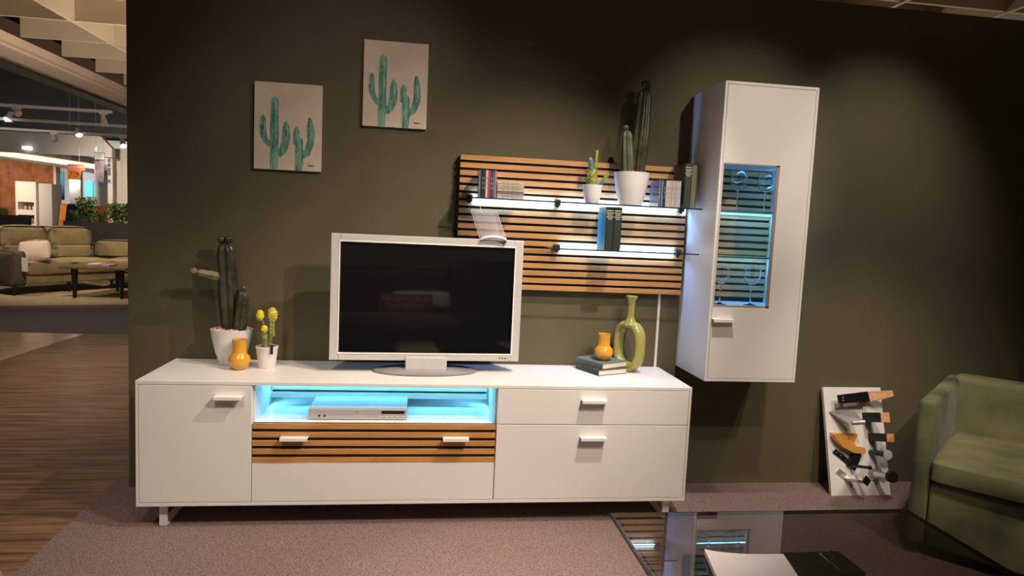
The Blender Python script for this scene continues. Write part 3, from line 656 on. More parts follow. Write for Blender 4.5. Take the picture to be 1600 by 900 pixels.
# small yellow-topped cactus
cx, cy = -.731, -.16
pl = thing('potted_cactus', 'small yellow-topped cactus in a white pot with a black tag on the sideboard', 'potted cactus', (cx, cy, ZT))
bm = new(); lathe(bm, [(.031,0),(.0335,.003),(.040,.050),(.0435,.083),(.0455,.086),(.0455,.093),(.0425,.094),(.041,.086),(.02,.084)], (cx,cy,ZT), 40, True, True); obj('pot', bm, M['pot_matt'], pl, smooth=35)
pebbles(cx, cy, ZT+.087, .040, M['gravel_dark'], pl, 45, .005)
def bobbly(name, base, tip, r, m, parent, bumps=70, head=None, hr=0, hm=None, hname='crown', hs=1.15):
    b, t_ = Vector(base), Vector(tip); bm = new(); n = 8
    tube(bm, [b.lerp(t_, i/n) for i in range(n+1)], [r*.85]+[r]*(n-2)+[r*.85, r*.4], 12)
    for _ in range(bumps):
        s = random.random(); a = random.uniform(0, 2*PI); c = b.lerp(t_, s); c = c + Vector((math.cos(a)*r, math.sin(a)*r, 0)); ball(bm, c, r*.16, 1, 5)
    o = obj(name, bm, m, parent, smooth=50)
    if hr:
        bm = new(); c0 = Vector(head); ball(bm, c0, hr, hs, 14)
        for _ in range(70):
            v = Vector((random.gauss(0,1), random.gauss(0,1), random.gauss(0,1))).normalized(); ball(bm, c0+Vector((v.x, v.y, v.z*hs))*hr, hr*.17, 1, 5)
        obj(hname, bm, hm, parent, smooth=50)
    return o
bobbly('stem', (cx-.012,cy-.004,ZT+.08), (cx-.020,cy,ZT+.215), .0055, M['yellow_stem'], pl, 20, (cx-.030,cy,ZT+.222), .0150, M['yellow_flower'], hs=1.45)
bobbly('stem', (cx-.004,cy-.016,ZT+.08), (cx-.008,cy-.018,ZT+.160), .0115, M['yellow_stem'], pl, 60, (cx-.008,cy-.018,ZT+.168), .0120, M['yellow_flower'], hs=1.25)
bobbly('stem', (cx+.012,cy,ZT+.08), (cx+.015,cy,ZT+.205), .0085, M['yellow_stem'], pl, 50, (cx+.020,cy,ZT+.226), .0185, M['crown_mix'], hs=1.65)
bobbly('side_shoot', (cx+.026,cy-.004,ZT+.135), (cx+.024,cy,ZT+.205), .005, M['prickly'], pl, 30)
bx('pot_tag', cx+.022, cx+.034, cy-.0455, cy-.0445, ZT+.066, ZT+.105, M['dark'], pl, label='black price tag')

# small prickly cactus on the shelf
cx, cy, z0 = .648, -.12, SZ1+.003
pl = thing('potted_cactus', 'small green prickly cactus in a small white pot on the upper glass shelf', 'potted cactus', (cx, cy, z0))
pot('pot', cx, cy, z0, .030, .0440, .082, M['pot'], pl, .003); pebbles(cx, cy, z0+.077, .038, M['gravel_dark'], pl, 30, .004)
bobbly('stem', (cx-.004,cy,z0+.07), (cx-.004,cy,z0+.155), .0215, M['prickly'], pl, 130)
bobbly('side_shoot', (cx-.006,cy,z0+.14), (cx-.018,cy,z0+.205), .0115, M['prickly_blue'], pl, 70)
bobbly('side_shoot', (cx+.006,cy,z0+.15), (cx+.012,cy,z0+.238), .0085, M['prickly'], pl, 70)
bobbly('side_shoot', (cx+.016,cy,z0+.075), (cx+.048,cy-.005,z0+.105), .0115, M['prickly_blue'], pl, 60)
bobbly('side_shoot', (cx+.042,cy-.005,z0+.10), (cx+.068,cy-.008,z0+.138), .0085, M['prickly'], pl, 50)
# tall dark cactus on the shelf
cx, cy = .826, -.12
pl = thing('potted_cactus', 'tall dark cactus in the large glossy white pot on the upper glass shelf', 'potted cactus', (cx, cy, z0))
pot('pot', cx, cy, z0, .052, .0805, .146, M['pot'], pl); pebbles(cx, cy, z0+.143, .072, M['gravel'], pl)
spiny('stem', [(cx+.020,cy,z0+.13),(cx+.030,cy,z0+.32),(cx+.036,cy,z0+.478)], .036, 7, M['cactus'], pl, .009, .004, .16)
knob((cx+.040, cy, z0+.534), .022, M['cactus'], pl)
spiny('stem', [(cx-.026,cy-.015,z0+.13),(cx-.034,cy-.015,z0+.22),(cx-.040,cy-.015,z0+.300)], .029, 8, M['cactus_grey'], pl, .010, .003, .12)
knob((cx-.044, cy-.015, z0+.340), .0125, M['cactus_grey'], pl)

# ================================================================== VASES AND BOOKS ON THE SIDEBOARD
def orange_vase(label, x, y, z, s=1.0):
    prof = [(.018,0),(.022,.002),(.036,.014),(.0435,.030),(.0445,.042),(.040,.056),(.031,.066),(.0275,.073),(.027,.098),(.0295,.122),(.0305,.126),(.0285,.126),(.0262,.115),(.024,.08)]
    bm = new(); lathe(bm, [(r*s, h*s) for r, h in prof], (x,y,z), 40, True, True)
    o = obj('orange_vase', bm, M['orange_vase'], None, smooth=50, loc=(x,y,z)); return tag(o, label, 'vase', 'orange ceramic vases on the sideboard')
orange_vase('small round-bellied orange vase standing on the sideboard in front of the tall cactus pot', -.832, -.20, ZT, 1.0)
# books
def lying_book(name, label, c, rz, L_, D_, th, cover, z, extra=None):
    b = thing(name, label, 'book', (c[0], c[1], z), rz, 'books lying on the sideboard')
    # local x: depth of the page block (page edge at +x), local y: spine length
    bm = new(); box(bm, 0, D_, 0, L_, 0, .003); box(bm, 0, D_, 0, L_, th-.003, th); box(bm, -.003, .003, 0, L_, 0, th)
    obj('cover', bm, cover, b, world=False, bev=.001)
    bm = new(); box(bm, .003, D_-.003, .003, L_-.003, .003, th-.003); obj('pages', bm, M['pages'], b, world=False)
    if extra:
        bm = new()
        for k in range(4): box(bm, -.0036, -.003, L_*.80+.0, L_*.96, .007+k*.0045, .0095+k*.0045)
        obj('spine_lettering', bm, M['ink_shade_grey'], b, world=False)
    return b
# spine of the stack runs from back-left to front-left; page edges face the camera on the right
def stack_book(label, A, B, C, th, cover, z, extra=None):
    """A: back-left end, B: front corner between spine and page edge, C: right end of the page edge"""
    A, B, C = [Vector((p[0], p[1], 0)) for p in (A, B, C)]
    u = (B-A); L_ = u.length; u.normalize(); v = (C-B); v = (v - u*v.dot(u)); D_ = v.length; v.normalize()
    b = thing('book', label, 'book', (B.x, B.y, z), math.atan2(v.y, v.x), 'books lying on the sideboard')
    # local x = v, local y = -u
    yy = Matrix.Rotation(-math.atan2(v.y, v.x), 3, 'Z') @ (-u); s = 1 if yy.y > 0 else -1
    def lb(x0, x1, y0, y1, z0, z1, bm): box(bm, x0, x1, min(s*y0, s*y1), max(s*y0, s*y1), z0, z1)
    bm = new(); lb(-.003, D_, 0, L_, 0, .0025, bm); lb(-.003, D_, 0, L_, th-.0025, th, bm); lb(-.003, .0, 0, L_, .0025, th-.0025, bm); obj('cover', bm, cover, b, world=False, bev=.0008)
    bm = new(); lb(.0, D_-.003, .0025, L_-.003, .0025, th-.0025, bm); obj('pages', bm, M['pages'], b, world=False)
    if extra:
        bm = new()
        for k in range(5): lb(-.0036, -.003, L_*.72, L_*.95, .006+k*.0045, .0085+k*.0045, bm)
        obj('spine_lettering', bm, M['ink_shade_grey'], b, world=False)
    return b
BZ = ZT
stack_book('dark green book under the grey-green one, lying on the right of the sideboard', (.632,-.075), (.697,-.228), (.845,-.165), .026, M['book_dark'], BZ, True)
stack_book('grey-green cloth book on top of the two-book stack under the orange vase', (.628,-.060), (.718,-.214), (.852,-.135), .026, M['book_grey'], BZ+.0262)
orange_vase('small round-bellied orange vase standing on top of the two stacked books', .742, -.125, BZ+.0524, .97)
# ring-shaped bottle vase
bv = thing('ring_vase', 'tall olive-yellow ring-shaped bottle vase with open centre, standing right of the books', 'vase', (.866, -.108, ZT), R(-60))
bm = new(); n = 48; Q = []; rr = []
hx, hz, c0 = .0675, .095, .121
for k in range(n):
    a = 2*PI*k/n; ca, sa = math.cos(a), math.sin(a); e = 2.7
    Q.append(Vector((hx*math.copysign(abs(ca)**(2/e), ca), 0, c0 + hz*math.copysign(abs(sa)**(2/e), sa)))); rr.append(.0235+.0025*abs(sa))
seg = 16; rings = []
for k in range(n):
    t_ = (Q[(k+1)%n]-Q[k-1]).normalized(); nrm = Vector((t_.z, 0, -t_.x)); ring = []
    for j in range(seg):
        th_ = 2*PI*j/seg; ring.append(bm.verts.new(Q[k] + nrm*math.cos(th_)*rr[k]*.80 + Vector((0,1,0))*math.sin(th_)*rr[k]*1.2))
    rings.append(ring)
for k in range(n):
    for j in range(seg): bm.faces.new((rings[k][j], rings[k][(j+1)%seg], rings[(k+1)%n][(j+1)%seg], rings[(k+1)%n][j]))
obj('ring_body', bm, M['bottle'], bv, world=False, smooth=80)
bm = new(); lathe(bm, [(.034,.212),(.028,.230),(.0175,.246),(.0150,.262),(.0150,.300),(.0185,.330),(.0270,.344),(.0275,.350),(.0235,.350),(.0150,.335),(.0120,.25)], (0,0,0), 32, True, True); obj('neck', bm, M['bottle'], bv, world=False, smooth=60)
bm = new(); lathe(bm, [(.030,0),(.036,.004),(.040,.018),(.028,.022)], (0,0,0), 32, True, True); obj('foot', bm, M['bottle'], bv, world=False, smooth=60)

# ================================================================== DISCS AND BOOKS ON THE WALL SHELVES
CW, CH, CT = .125, .142, .0104
def cd(label, x, y, z, colr, lying=False, group=None, h=.118, th=CT, clear=False, tilt=0.0):
    c = thing('disc_case', label, 'disc case', (x, y, z), 0, group)
    m_ = mat('disc_inlay', colr, 0.4, noise=0.10, scale=90)
    if not lying:
        bm = new(); box(bm, .0008, th-.0008, -.055, .060, .0008, h-.001); i = obj('inlay', bm, m_, c, world=False)
        bm = new(); box(bm, 0, th-.0002, -.0565, .0615, 0, h); obj('clear_case', bm, M['plastic'], c, world=False)
        bm = new()
        for k in range(3): box(bm, th*.42, th*.56, -.0553, -.055, h*(.3+.17*k), h*(.3+.17*k)+.012)
        obj('spine_print', bm, M['ink_shade_grey'] if sum(colr) > .6 else M['ink'], c, world=False)
    else:
        w_ = .118
        bm = new(); box(bm, .001, w_-.001, -.055, .060, .0008, th-.0008); obj('inlay', bm, m_, c, world=False)
        bm = new(); box(bm, 0, w_, -.0565, .0615, 0, th-.0002); obj('clear_case', bm, M['plastic'], c, world=False)
        bm = new()
        for k in range(4): box(bm, .02+k*.02, .034+k*.02, -.0553, -.055, th*.4, th*.6)
        obj('spine_print', bm, M['ink_shade_grey'], c, world=False)
    return c
YC = -.125; zc = SZ1+.0032
cols = [((.10,.14,.24), 'clear blue'), ((.018,.022,.035), 'near-black'), ((.05,.035,.05), 'dark brown'), ((.62,.56,.44), 'cream'), ((.60,.05,.10), 'red'), ((.045,.065,.085), 'dark slate'), ((.08,.11,.16), 'steel blue'), ((.48,.20,.24), 'pink')]
x = .133
for k, (c_, nm) in enumerate(cols):
    cd(f'upright {nm} disc case at the shelf left end, ' + ('first from the left' if k == 0 else f'{["","second","third","fourth","fifth","sixth","seventh","eighth"][k]} from the left'), x, YC, zc, c_, group='upright disc cases at the left of the upper shelf'); x += .0094 if k else .0120
x += .003
lc = [((.62,.60,.58),'white'),((.58,.42,.36),'pink-edged'),((.20,.18,.19),'dark grey'),((.60,.52,.40),'cream'),((.56,.47,.28),'straw yellow'),((.62,.58,.46),'pale cream'),((.66,.56,.38),'warm cream')]
pos = ['at the bottom', 'second from the bottom', 'third from the bottom', 'in the middle', 'third from the top', 'second from the top', 'on the top']
z = zc
for k, (c_, nm) in enumerate(lc):
    cd(f'flat-lying {nm} disc case {pos[k]} of the pile on the upper shelf', x, YC, z, c_, True, 'flat pile of disc cases on the upper shelf'); z += CT
x = .934
rc = [((.12,.17,.30),'clear blue'),((.16,.22,.34),'pale blue'),((.02,.025,.06),'navy'),((.60,.57,.50),'ivory'),((.64,.60,.44),'pale yellow'),((.55,.47,.42),'beige'),((.60,.52,.40),'tan-lined'),((.50,.46,.50),'grey-mauve'),((.52,.54,.62),'blue-grey'),((.62,.54,.46),'peach')]
for k, (c_, nm) in enumerate(rc):
    cd(f'upright {nm} disc case left of the dark shelf book, {["first","second","third","fourth","fifth","sixth","seventh","eighth","ninth","last"][k]} from the left', x, YC, zc, c_, group='upright disc cases at the right of the upper shelf'); x += .0115 if k < 2 else .0100
def standing_book(label, x, y, z, th, dep, h, m, lettering=True, group='dark green books on the wall shelves', lab=None):
    b = thing('book', label, 'book', (x, y, z), 0, group)
    bm = new(); box(bm, 0, .0025, 0, dep, 0, h); box(bm, th-.0025, th, 0, dep, 0, h); box(bm, .0025, th-.0025, 0, .003, 0, h); obj('cover', bm, m, b, world=False, bev=.0012)
    bm = new(); box(bm, .0025, th-.0025, .003, dep-.004, .003, h-.003); obj('pages', bm, M['pages'], b, world=False)
    if lettering:
        bm = new()
        for row, wd in enumerate((.84, .9, .62, .88, .5)):
            x0 = th*(1-wd)/2; n_ = max(3, int(wd*8)); 
            for j in range(n_):
                a = x0 + th*wd*j/n_; box(bm, a, a+th*wd/n_*.72, -.0004, 0, h*.90-row*.0085-(.002 if row else 0), h*.90-row*.0085+.0046-(.002 if row else 0)-(j % 2)*.0012)
        obj('spine_lettering', bm, M['ink'], b, world=False)
    return b
standing_book('dark green book with lettered spine at the right of the upper shelf', 1.0485, -.185, zc, .034, .135, .196, M['book_green'])
standing_book('sage grey book standing against the tall white cabinet at the end of the upper shelf', 1.0845, -.170, zc, .030, .12, .192, M['book_grey_cover'], False, None)
bb = standing_book('left of the two dark books on the lower shelf, its teal side showing', .701, -.185, SZ2+.0032, .0355, .135, .190, M['book_green'])
bm = new(); box(bm, -.0004, 0, .004, .132, .002, .188); obj('side_cover', bm, mat('teal_cover', (.02,.20,.29), .5, noise=.08), bb, world=False, label='teal front cover')
standing_book('dark green book on the lower shelf, the right of the pair', .737, -.185, SZ2+.0032, .0355, .135, .190, M['book_green'])

# hanging clear card sleeve
sl = thing('card_sleeve', 'clear plastic price sleeve hanging on a string from the upper glass shelf behind the television', 'card sleeve', (.165, -.20, 1.16))
bm = new(); pts = []
A, B, C_, D = Vector((.103,-.197,1.288)), Vector((.216,-.197,1.286)), Vector((.262,-.215,1.163)), Vector((.148,-.215,1.166))
N_ = 8
rows = []
for i in range(N_+1):
    s = i/N_; row = []
    for j in range(5):
        q = A.lerp(B, j/4).lerp(D.lerp(C_, j/4), s); q.y -= .012*math.sin(PI*j/4)*s; row.append(bm.verts.new(q))
    rows.append(row)
for i in range(N_):
    for j in range(4): bm.faces.new((rows[i][j], rows[i][j+1], rows[i+1][j+1], rows[i+1][j]))
o = obj('sleeve', bm, M['film'], sl, smooth=60); md = o.modifiers.new('sheet', 'SOLIDIFY'); md.thickness = .0006
bm = new(); tube(bm, [A, B], .0012, 6); tube(bm, [B, C_], .0009, 6); tube(bm, [A, D], .0006, 6); obj('sleeve_rim', bm, M['white_card'], sl)
bm = new(); rows = []
for i in range(9):
    a = PI*i/8; rows.append([bm.verts.new((.150+.056-.058*math.cos(a), -.222+.02*j, 1.158+.020*math.sin(a)+.004*j)) for j in range(3)])
for i in range(8):
    for j in range(2): bm.faces.new((rows[i][j], rows[i+1][j], rows[i+1][j+1], rows[i][j+1]))
o = obj('curled_card', bm, M['white_card'], sl, smooth=60, label='curled pale lower edge'); md = o.modifiers.new('sheet', 'SOLIDIFY'); md.thickness = .002
bm = new(); cyl(bm, (.141, -.199, 1.338), (.146, -.198, 1.284), .0011, 6); ball(bm, (.146,-.199,1.282), .0035, 1.4, 8); obj('string', bm, M['white_card'], sl)

# ================================================================== FURNITURE LEG SAMPLES
lean = math.atan2(.150, .50)
BW, BH = .317, .522
BM_ = Matrix.Translation((1.905, -.172, 0)) @ Matrix.Rotation(R(1.0), 4, 'Z') @ Matrix.Rotation(-math.atan2(.140, .497), 4, 'X')
# board local: x along width, y thickness (0 = face to the room, + towards the wall), z up the board
bd = bpy.data.objects.new('sample_board', None)
bm = new(); box(bm, 0, BW, 0, .018, 0, BH); bm.transform(BM_)
o = obj('display_board', bm, M['white'], None, bev=.001); tag(o, 'white display board of furniture leg samples leaning against the green wall', 'display board')
bpy.data.objects.remove(bd)
def onboard(u, v): return BM_ @ Vector((u, 0, v))
def sample(label, u, v):
    p = onboard(u, v); s = thing('furniture_leg_sample', label, 'furniture leg', p, 0, 'furniture leg samples on the leaning board'); s['_'] = 0; del s['_']; return s
def bmx(bm): bm.transform(BM_); return bm
def plate(u0, u1, v0, v1, d0, d1, m, s, name='plate', bev=.0015, **k):
    bm = new(); box(bm, u0, u1, -d1, -d0, v0, v1); return obj(name, bmx(bm), m, s, bev=bev, **k)
def poly(pts, d0, d1, m, s, name, bev=.0015):
    bm = new(); prism(bm, [(a, -d0, b) for a, b in pts], (0, -(d1-d0), 0)); return obj(name, bmx(bm), m, s, bev=bev)
def screws(pts, d, s, r=.0035):
    for a, b in pts:
        bm = new(); cyl(bm, (a, -d, b), (a, -d-.0015, b), r); obj('screw', bmx(bm), M['chrome'], s)
# left column
s = sample('black rectangular metal leg sample at the top left of the board', .07, .455)
plate(.085, .105, .450, .480, 0, .050, M['black_gloss'], s, 'mounting_plate'); poly([(.040,.440),(.205,.450),(.198,.500),(.036,.482)], .050, .064, M['black_gloss'], s, 'leg_bar'); screws([(.06,.470),(.06,.455)], .064, s)
s = sample('chrome folded triangular leg sample, second in the left column', .08, .36)
bm = new(); a0, a1, a2, a3, a4 = (.018,-.004,.402),(.120,-.06,.405),(.128,-.100,.362),(.075,-.075,.345),(.085,-.001,.34)
V = [bm.verts.new(p) for p in (a0,a1,a2,a3,a4)]
for f in ((0,1,2),(0,2,3),(0,3,4),(1,4,2),(4,3,2),(0,4,1)): bm.faces.new([V[i] for i in f])
obj('leg_body', bmx(bm), M['chrome'], s); bm = new(); cyl(bm, (.080,-.085,.348),(.135,-.105,.352), .011, 16); obj('foot', bmx(bm), M['chrome'], s); screws([(.08,.375),(.10,.378)], .004, s)
s = sample('copper-gold boomerang-shaped leg sample, third in the left column', .09, .28)
poly([(.015,.300),(.150,.296),(.160,.288),(.135,.250),(.150,.235),(.175,.232),(.175,.210),(.140,.203),(.100,.212),(.060,.240),(.025,.278)], .0, .012, M['brass'], s, 'mounting_plate')
poly([(.010,.292),(.030,.298),(.065,.262),(.110,.236),(.168,.230),(.178,.215),(.168,.198),(.110,.204),(.055,.232),(.022,.268)], .012, .040, M['brass'], s, 'leg_bar'); screws([(.080,.272),(.105,.272)], .0125, s)
s = sample('black angled leg sample with a flat plate, fourth in the left column', .09, .18)
poly([(.020,.205),(.038,.222),(.150,.140),(.132,.118)], 0, .006, M['black_gloss'], s, 'mounting_plate'); poly([(.085,.150),(.112,.196),(.150,.210),(.158,.190),(.130,.140)], .006, .030, M['black_gloss'], s, 'leg_arm')
bm = new(); tube(bm, [(.110,-.012,.142),(.122,-.120,.142)], [.008,.007], 12); ball(bm, (.123,-.126,.142), .0105, 1, 12); obj('foot', bmx(bm), M['black_gloss'], s, smooth=50); screws([(.04,.205),(.06,.19)], .0065, s)
s = sample('chrome angled leg sample with a black square end, bottom of the left column', .10, .07)
poly([(.028,.110),(.050,.130),(.110,.085),(.092,.060)], 0, .005, M['chrome'], s, 'mounting_plate'); screws([(.05,.112)], .0055, s)
bm = new(); A, B = Vector((.085,-.006,.085)), Vector((.105,-.115,.082)); tube(bm, [A, B], .016, 4); obj('leg_bar', bmx(bm), M['chrome'], s, bev=.001)
bm = new(); tube(bm, [B, B+(B-A).normalized()*.008], .0235, 4); obj('end_pad', bmx(bm), M['black_gloss'], s)
# right column
s = sample('tapered orange beech leg sample at the top right of the board', .22, .47)
bm = new(); prism(bm, [(.170,-.002,.435),(.215,-.002,.500),(.215,-.002,.440)], (0,-.02,0)); obj('mounting_block', bmx(bm), M['beech'], s)
bm = new(); A = [(.190,-.010,.448),(.190,-.010,.500),(.295,-.075,.505),(.300,-.075,.478),(.262,-.05,.462)]; prism(bm, A, (.012,-.022,0)); obj('leg_wedge', bmx(bm), M['beech'], s, bev=.001)
def black_leg(label, u0, v0, v1, L_, m_end, t_end):
    s = sample(label, u0, (v0+v1)/2)
    bm = new(); pr = [(u0,-.0005,v0),(u0+(v1-v0),-.0005,v0),(u0+(v1-v0),-.0005,v1),(u0,-.0005,v1)]; prism(bm, pr, (0,-L_*.9,0)); 
    obj('leg_block', bmx(bm), M['black'], s, bev=.0015)
    bm = new(); prism(bm, [(a, -L_*.9, b) for a, _, b in pr], (0,-t_end,0)); obj('end_cap', bmx(bm), m_end, s, bev=.0015, label='pale wooden end cap'); return s
black_leg('square black leg sample with a pink-beige wooden end, second in the right column', .200, .352, .398, .145, M['beech'], .006)
black_leg('smaller square black leg sample with a tan wooden end, third in the right column', .222, .260, .298, .145, M['beech'], .005)
s = sample('slim black round leg sample with a pale grey felt disc, fourth in the right column', .25, .19)
bm = new(); cyl(bm, (.228,-.0005,.205), (.232,-.115,.200), .013, 24); obj('leg_rod', bmx(bm), M['black_gloss'], s, smooth=50); bm = new(); cyl(bm, (.232,-.115,.200),(.232,-.119,.200), .0225, 32); obj('felt_disc', bmx(bm), M['felt'], s, smooth=50)
s = sample('chrome bell-shaped leg sample with a black round foot, bottom of the right column', .26, .10)
bm = new(); lathe(bm, [(.030,0),(.028,.006),(.015,.020),(.013,.085),(.020,.108),(.022,.116)], (0,0,0), 28, True, True)
bm.transform(Matrix.Translation((.232,-.0005,.100)) @ Matrix.Rotation(R(90), 4, 'X')); obj('leg_body', bmx(bm), M['chrome'], s, smooth=40)
bm = new(); cyl(bm, (.232,-.116,.100),(.232,-.138,.098), .026, 32); obj('foot', bmx(bm), M['black'], s, smooth=50)

# ================================================================== ARMCHAIR
AR = thing('armchair', 'olive green velvet armchair with a loose seat cushion, in the corner at the right', 'armchair', (1.854, -.717, 0), -math.atan2(.75, .66))
def arm_bm(x0, x1, y0, y1, z0, z1, flare, bev=.02):
    bm = rbox(x0, x1, y0, y1, z0, z1, bev, 3); shear(bm, lambda c: Vector((c.x + flare*(c.z-z0)/(z1-z0), c.y, c.z))); return bm
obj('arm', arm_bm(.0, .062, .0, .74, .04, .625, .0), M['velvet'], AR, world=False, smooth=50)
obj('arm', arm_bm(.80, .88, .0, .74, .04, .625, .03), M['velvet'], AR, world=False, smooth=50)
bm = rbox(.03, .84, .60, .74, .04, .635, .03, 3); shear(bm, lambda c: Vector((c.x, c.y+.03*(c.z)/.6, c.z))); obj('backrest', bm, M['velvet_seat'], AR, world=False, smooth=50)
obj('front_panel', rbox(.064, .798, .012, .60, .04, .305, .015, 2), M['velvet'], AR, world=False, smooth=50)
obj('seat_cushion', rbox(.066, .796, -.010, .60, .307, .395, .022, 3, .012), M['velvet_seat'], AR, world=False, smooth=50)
for q in ((.06,.07),(.80,.07),(.06,.66),(.80,.66)):
    bm = new(); cyl(bm, (q[0], q[1], 0), (q[0], q[1], .045), .02); obj('leg', bm, M['black'], AR, world=False, smooth=50)

# ================================================================== COFFEE TABLE
TZ = .422
ct = thing('coffee_table', 'low smoked glass coffee table with a dark slab pedestal, in front of the sideboard', 'coffee table', (.93, -1.75, 0))
bx('glass_top', .469, 1.392, -2.19, -1.262, TZ-.010, TZ, M['table_glass'], ct)
bm = new(); e = .006
for q in ((.463,.469,-2.192,-1.260),(1.392,1.394,-2.192,-1.260),(.469,1.392,-2.192,-2.19),(.469,1.392,-1.262,-1.260)): box(bm, q[0], q[1], q[2], q[3], TZ-.011, TZ+.0003)
obj('edge_trim', bm, M['black_gloss'], ct)
bx('inner_line', .4835, .4855, -2.18, -1.272, TZ-.0125, TZ-.0105, M['black_gloss'], ct)
for y0 in (-1.53, -2.05):
    p_ = bx('pedestal', .62, 1.07, y0, y0+.115, .0, .375, M['box_black'], ct, bev=.002)
    for xx in (.70, 1.00):
        bm = new(); y_ = y0+.05
        def bar(p, q, r=.0022): tube(bm, [p, q], r, 8)
        bar((xx, y_-.045, .380), (xx, y_+.045, .380)); bar((xx, y_, .380), (xx+.032, y_+.028, .380)); bar((xx, y_, .380), (xx-.032, y_-.028, .380))
        cyl(bm, (xx, y_, .375), (xx, y_, TZ-.010), .003, 10)
        obj('glass_fitting', bm, M['chrome'], p_, label='small chrome crossed fitting')
# white catalogue on the table
mg = thing('catalogue', 'plain white catalogue lying on the smoked glass coffee table', 'catalogue', (.633, -1.515, TZ), R(-12))
bm = new(); n = 14; rows = []
for i in range(n+1):
    s = i/n; zz = .018 - .006*math.sin(PI*s**.8) + .004*s
    rows.append(([bm.verts.new((s*.192, y_, zz)) for y_ in (.015*math.sin(PI*s)*0-.0, -.290)], [bm.verts.new((s*.192, y_, .0005+.004*(1-s))) for y_ in (0, -.290)]))
for i in range(n):
    a, b = rows[i]; c, d = rows[i+1]
    bm.faces.new((a[0], a[1], c[1], c[0])); bm.faces.new((b[0], d[0], d[1], b[1])); bm.faces.new((a[0], c[0], d[0], b[0])); bm.faces.new((a[1], b[1], d[1], c[1]))
bm.faces.new((rows[0][0][0], rows[0][1][0], rows[0][1][1], rows[0][0][1])); bm.faces.new((rows[-1][0][0], rows[-1][0][1], rows[-1][1][1], rows[-1][1][0]))
obj('pages', bm, M['catalogue'], mg, world=False, smooth=30)

# ================================================================== RIBBED POUF AT THE LOWER LEFT
bm = new(); n = 20
bm_ = rbox(-.36, .36, -.32, .32, .0, .42, .05, 6)
bmesh.ops.subdivide_edges(bm_, edges=[e for e in bm_.edges if e.calc_length() > .3], cuts=60, use_grid_fill=True)
bm.free(); bm = bm_
for v in bm.verts:
    if v.co.z > .02: v.co += Vector((v.co.x, v.co.y, (v.co.z-.2)*1.2)).normalized()*.0035*math.cos(v.co.y*2*PI/.018)
bm.transform(T((-1.262, -1.712, 0), R(41)))
o = obj('ribbed_pouf', bm, M['pouf'], None, smooth=70); tag(o, 'beige corduroy-ribbed pouf cut by the lower left corner', 'pouf')

fs = thing('footstool', 'olive-beige upholstered footstool, only a sliver showing at the bottom edge of the photo', 'footstool', (.036, -1.77, 0))
obj('cushion', rbox(-.112, .184, -1.975, -1.563, .10, .42, .045, 4), M['stool'], fs, smooth=50)
for a in (-.08, .15):
    for b_ in (-1.93, -1.61): bm = new(); cyl(bm, (a, b_, 0), (a, b_, .10), .015, 10); obj('leg', bm, M['black'], fs, smooth=50)
# ================================================================== SOFA BEHIND THE CAMERA (seen in the television)
so = thing('sofa', 'charcoal sofa facing the television, seen only as a reflection in its dark screen', 'sofa', (.1, -3.6, 0))
obj('base', rbox(-1.0, 1.5, -4.1, -2.78, .05, .26, .03), M['dark_sofa'], so, smooth=50)
obj('seat_cushion', rbox(-.62, .50, -3.55, -2.74, .26, .40, .05, 4, .03), M['dark_sofa2'], so, smooth=50)
obj('seat_cushion', rbox(.51, 1.45, -3.55, -2.74, .26, .40, .05, 4, .03), M['dark_sofa'], so, smooth=50)
obj('back_cushion', rbox(-.62, .50, -3.95, -3.62, .36, .79, .07, 4, .03), M['dark_sofa'], so, smooth=50)
obj('back_cushion', rbox(.51, 1.45, -3.95, -3.62, .36, .86, .07, 4, .03), M['dark_sofa'], so, smooth=50)
cu = tag(obj('throw_cushion', rbox(-.04, .50, -3.625, -3.575, .44, .585, .02, 3, .01), M['white_card'], None, smooth=50), 'white cushion leaning on the sofa behind the red card, reflected in the screen', 'cushion')
rc_ = thing('red_sign', 'red card sign reading AUS UNSERER WERBUNG on the sofa, reflected mirror-wise in the screen', 'sign', (.085, -3.53, .40))
bm = new(); box(bm, -.165, .335, -3.536, -3.53, .405, .572); obj('card', bm, M['red'], rc_)
for s_, z_ in (('AUS UNSERER', .525), ('WERBUNG', .455)):
    BACK = Matrix(((-1,0,0,0),(0,0,1,0),(0,1,0,0),(0,0,0,1)))
    obj('lettering', text_bm(s_, .072, Matrix.Translation((.085, -3.5285, z_)) @ BACK, .001, shear_=.12), M['white_card'], rc_)
tag(bx('paper_sheet', -.36, -.12, -2.98, -2.83, .405, .408, M['white_card'], None), 'white paper sheet lying on the seat of the reflected sofa', 'paper')
spot('spot_sofa', (.2, -2.7, 2.65), (.1, -3.5, .45), 260, 50, 1.0)

# ================================================================== DISTANT SHOWROOM, LEFT
# coffee table
lt = thing('coffee_table', 'low brown coffee table with dark tapered legs on the sand carpet, far left', 'coffee table', (-4.5, 7.2, 0))
P4 = [(-4.86,6.62),(-4.10,6.62),(-3.95,7.55),(-4.80,7.55)]
bm = new(); prism(bm, [(p[0], p[1]-.0, .40) for p in [(-4.98,6.60),(-4.13,6.60),(-3.86,7.66),(-4.75,7.74)]], (0,0,.035)); obj('table_top', bm, M['walnut_top'], lt, bev=.006)
for x_, y_, r1, r0 in ((-4.80,6.66,.046,.024),(-4.20,6.66,.038,.020),(-4.66,7.60,.035,.02),(-4.02,7.55,.035,.02)):
    bm = new(); tube(bm, [(x_, y_, .0), (x_, y_, .40)], [r0, r1], 8); obj('leg', bm, M['dark_leg'], lt, smooth=50)
bk = thing('book', 'thin open book lying on the far brown coffee table', 'book', (-4.55, 6.95, .435))
bx('cover', -4.72, -4.42, 6.80, 7.05, .435, .455, M['violet_card'], bk, bev=.003); bx('pages', -4.70, -4.56, 6.81, 7.04, .455, .468, M['white_card'], bk)
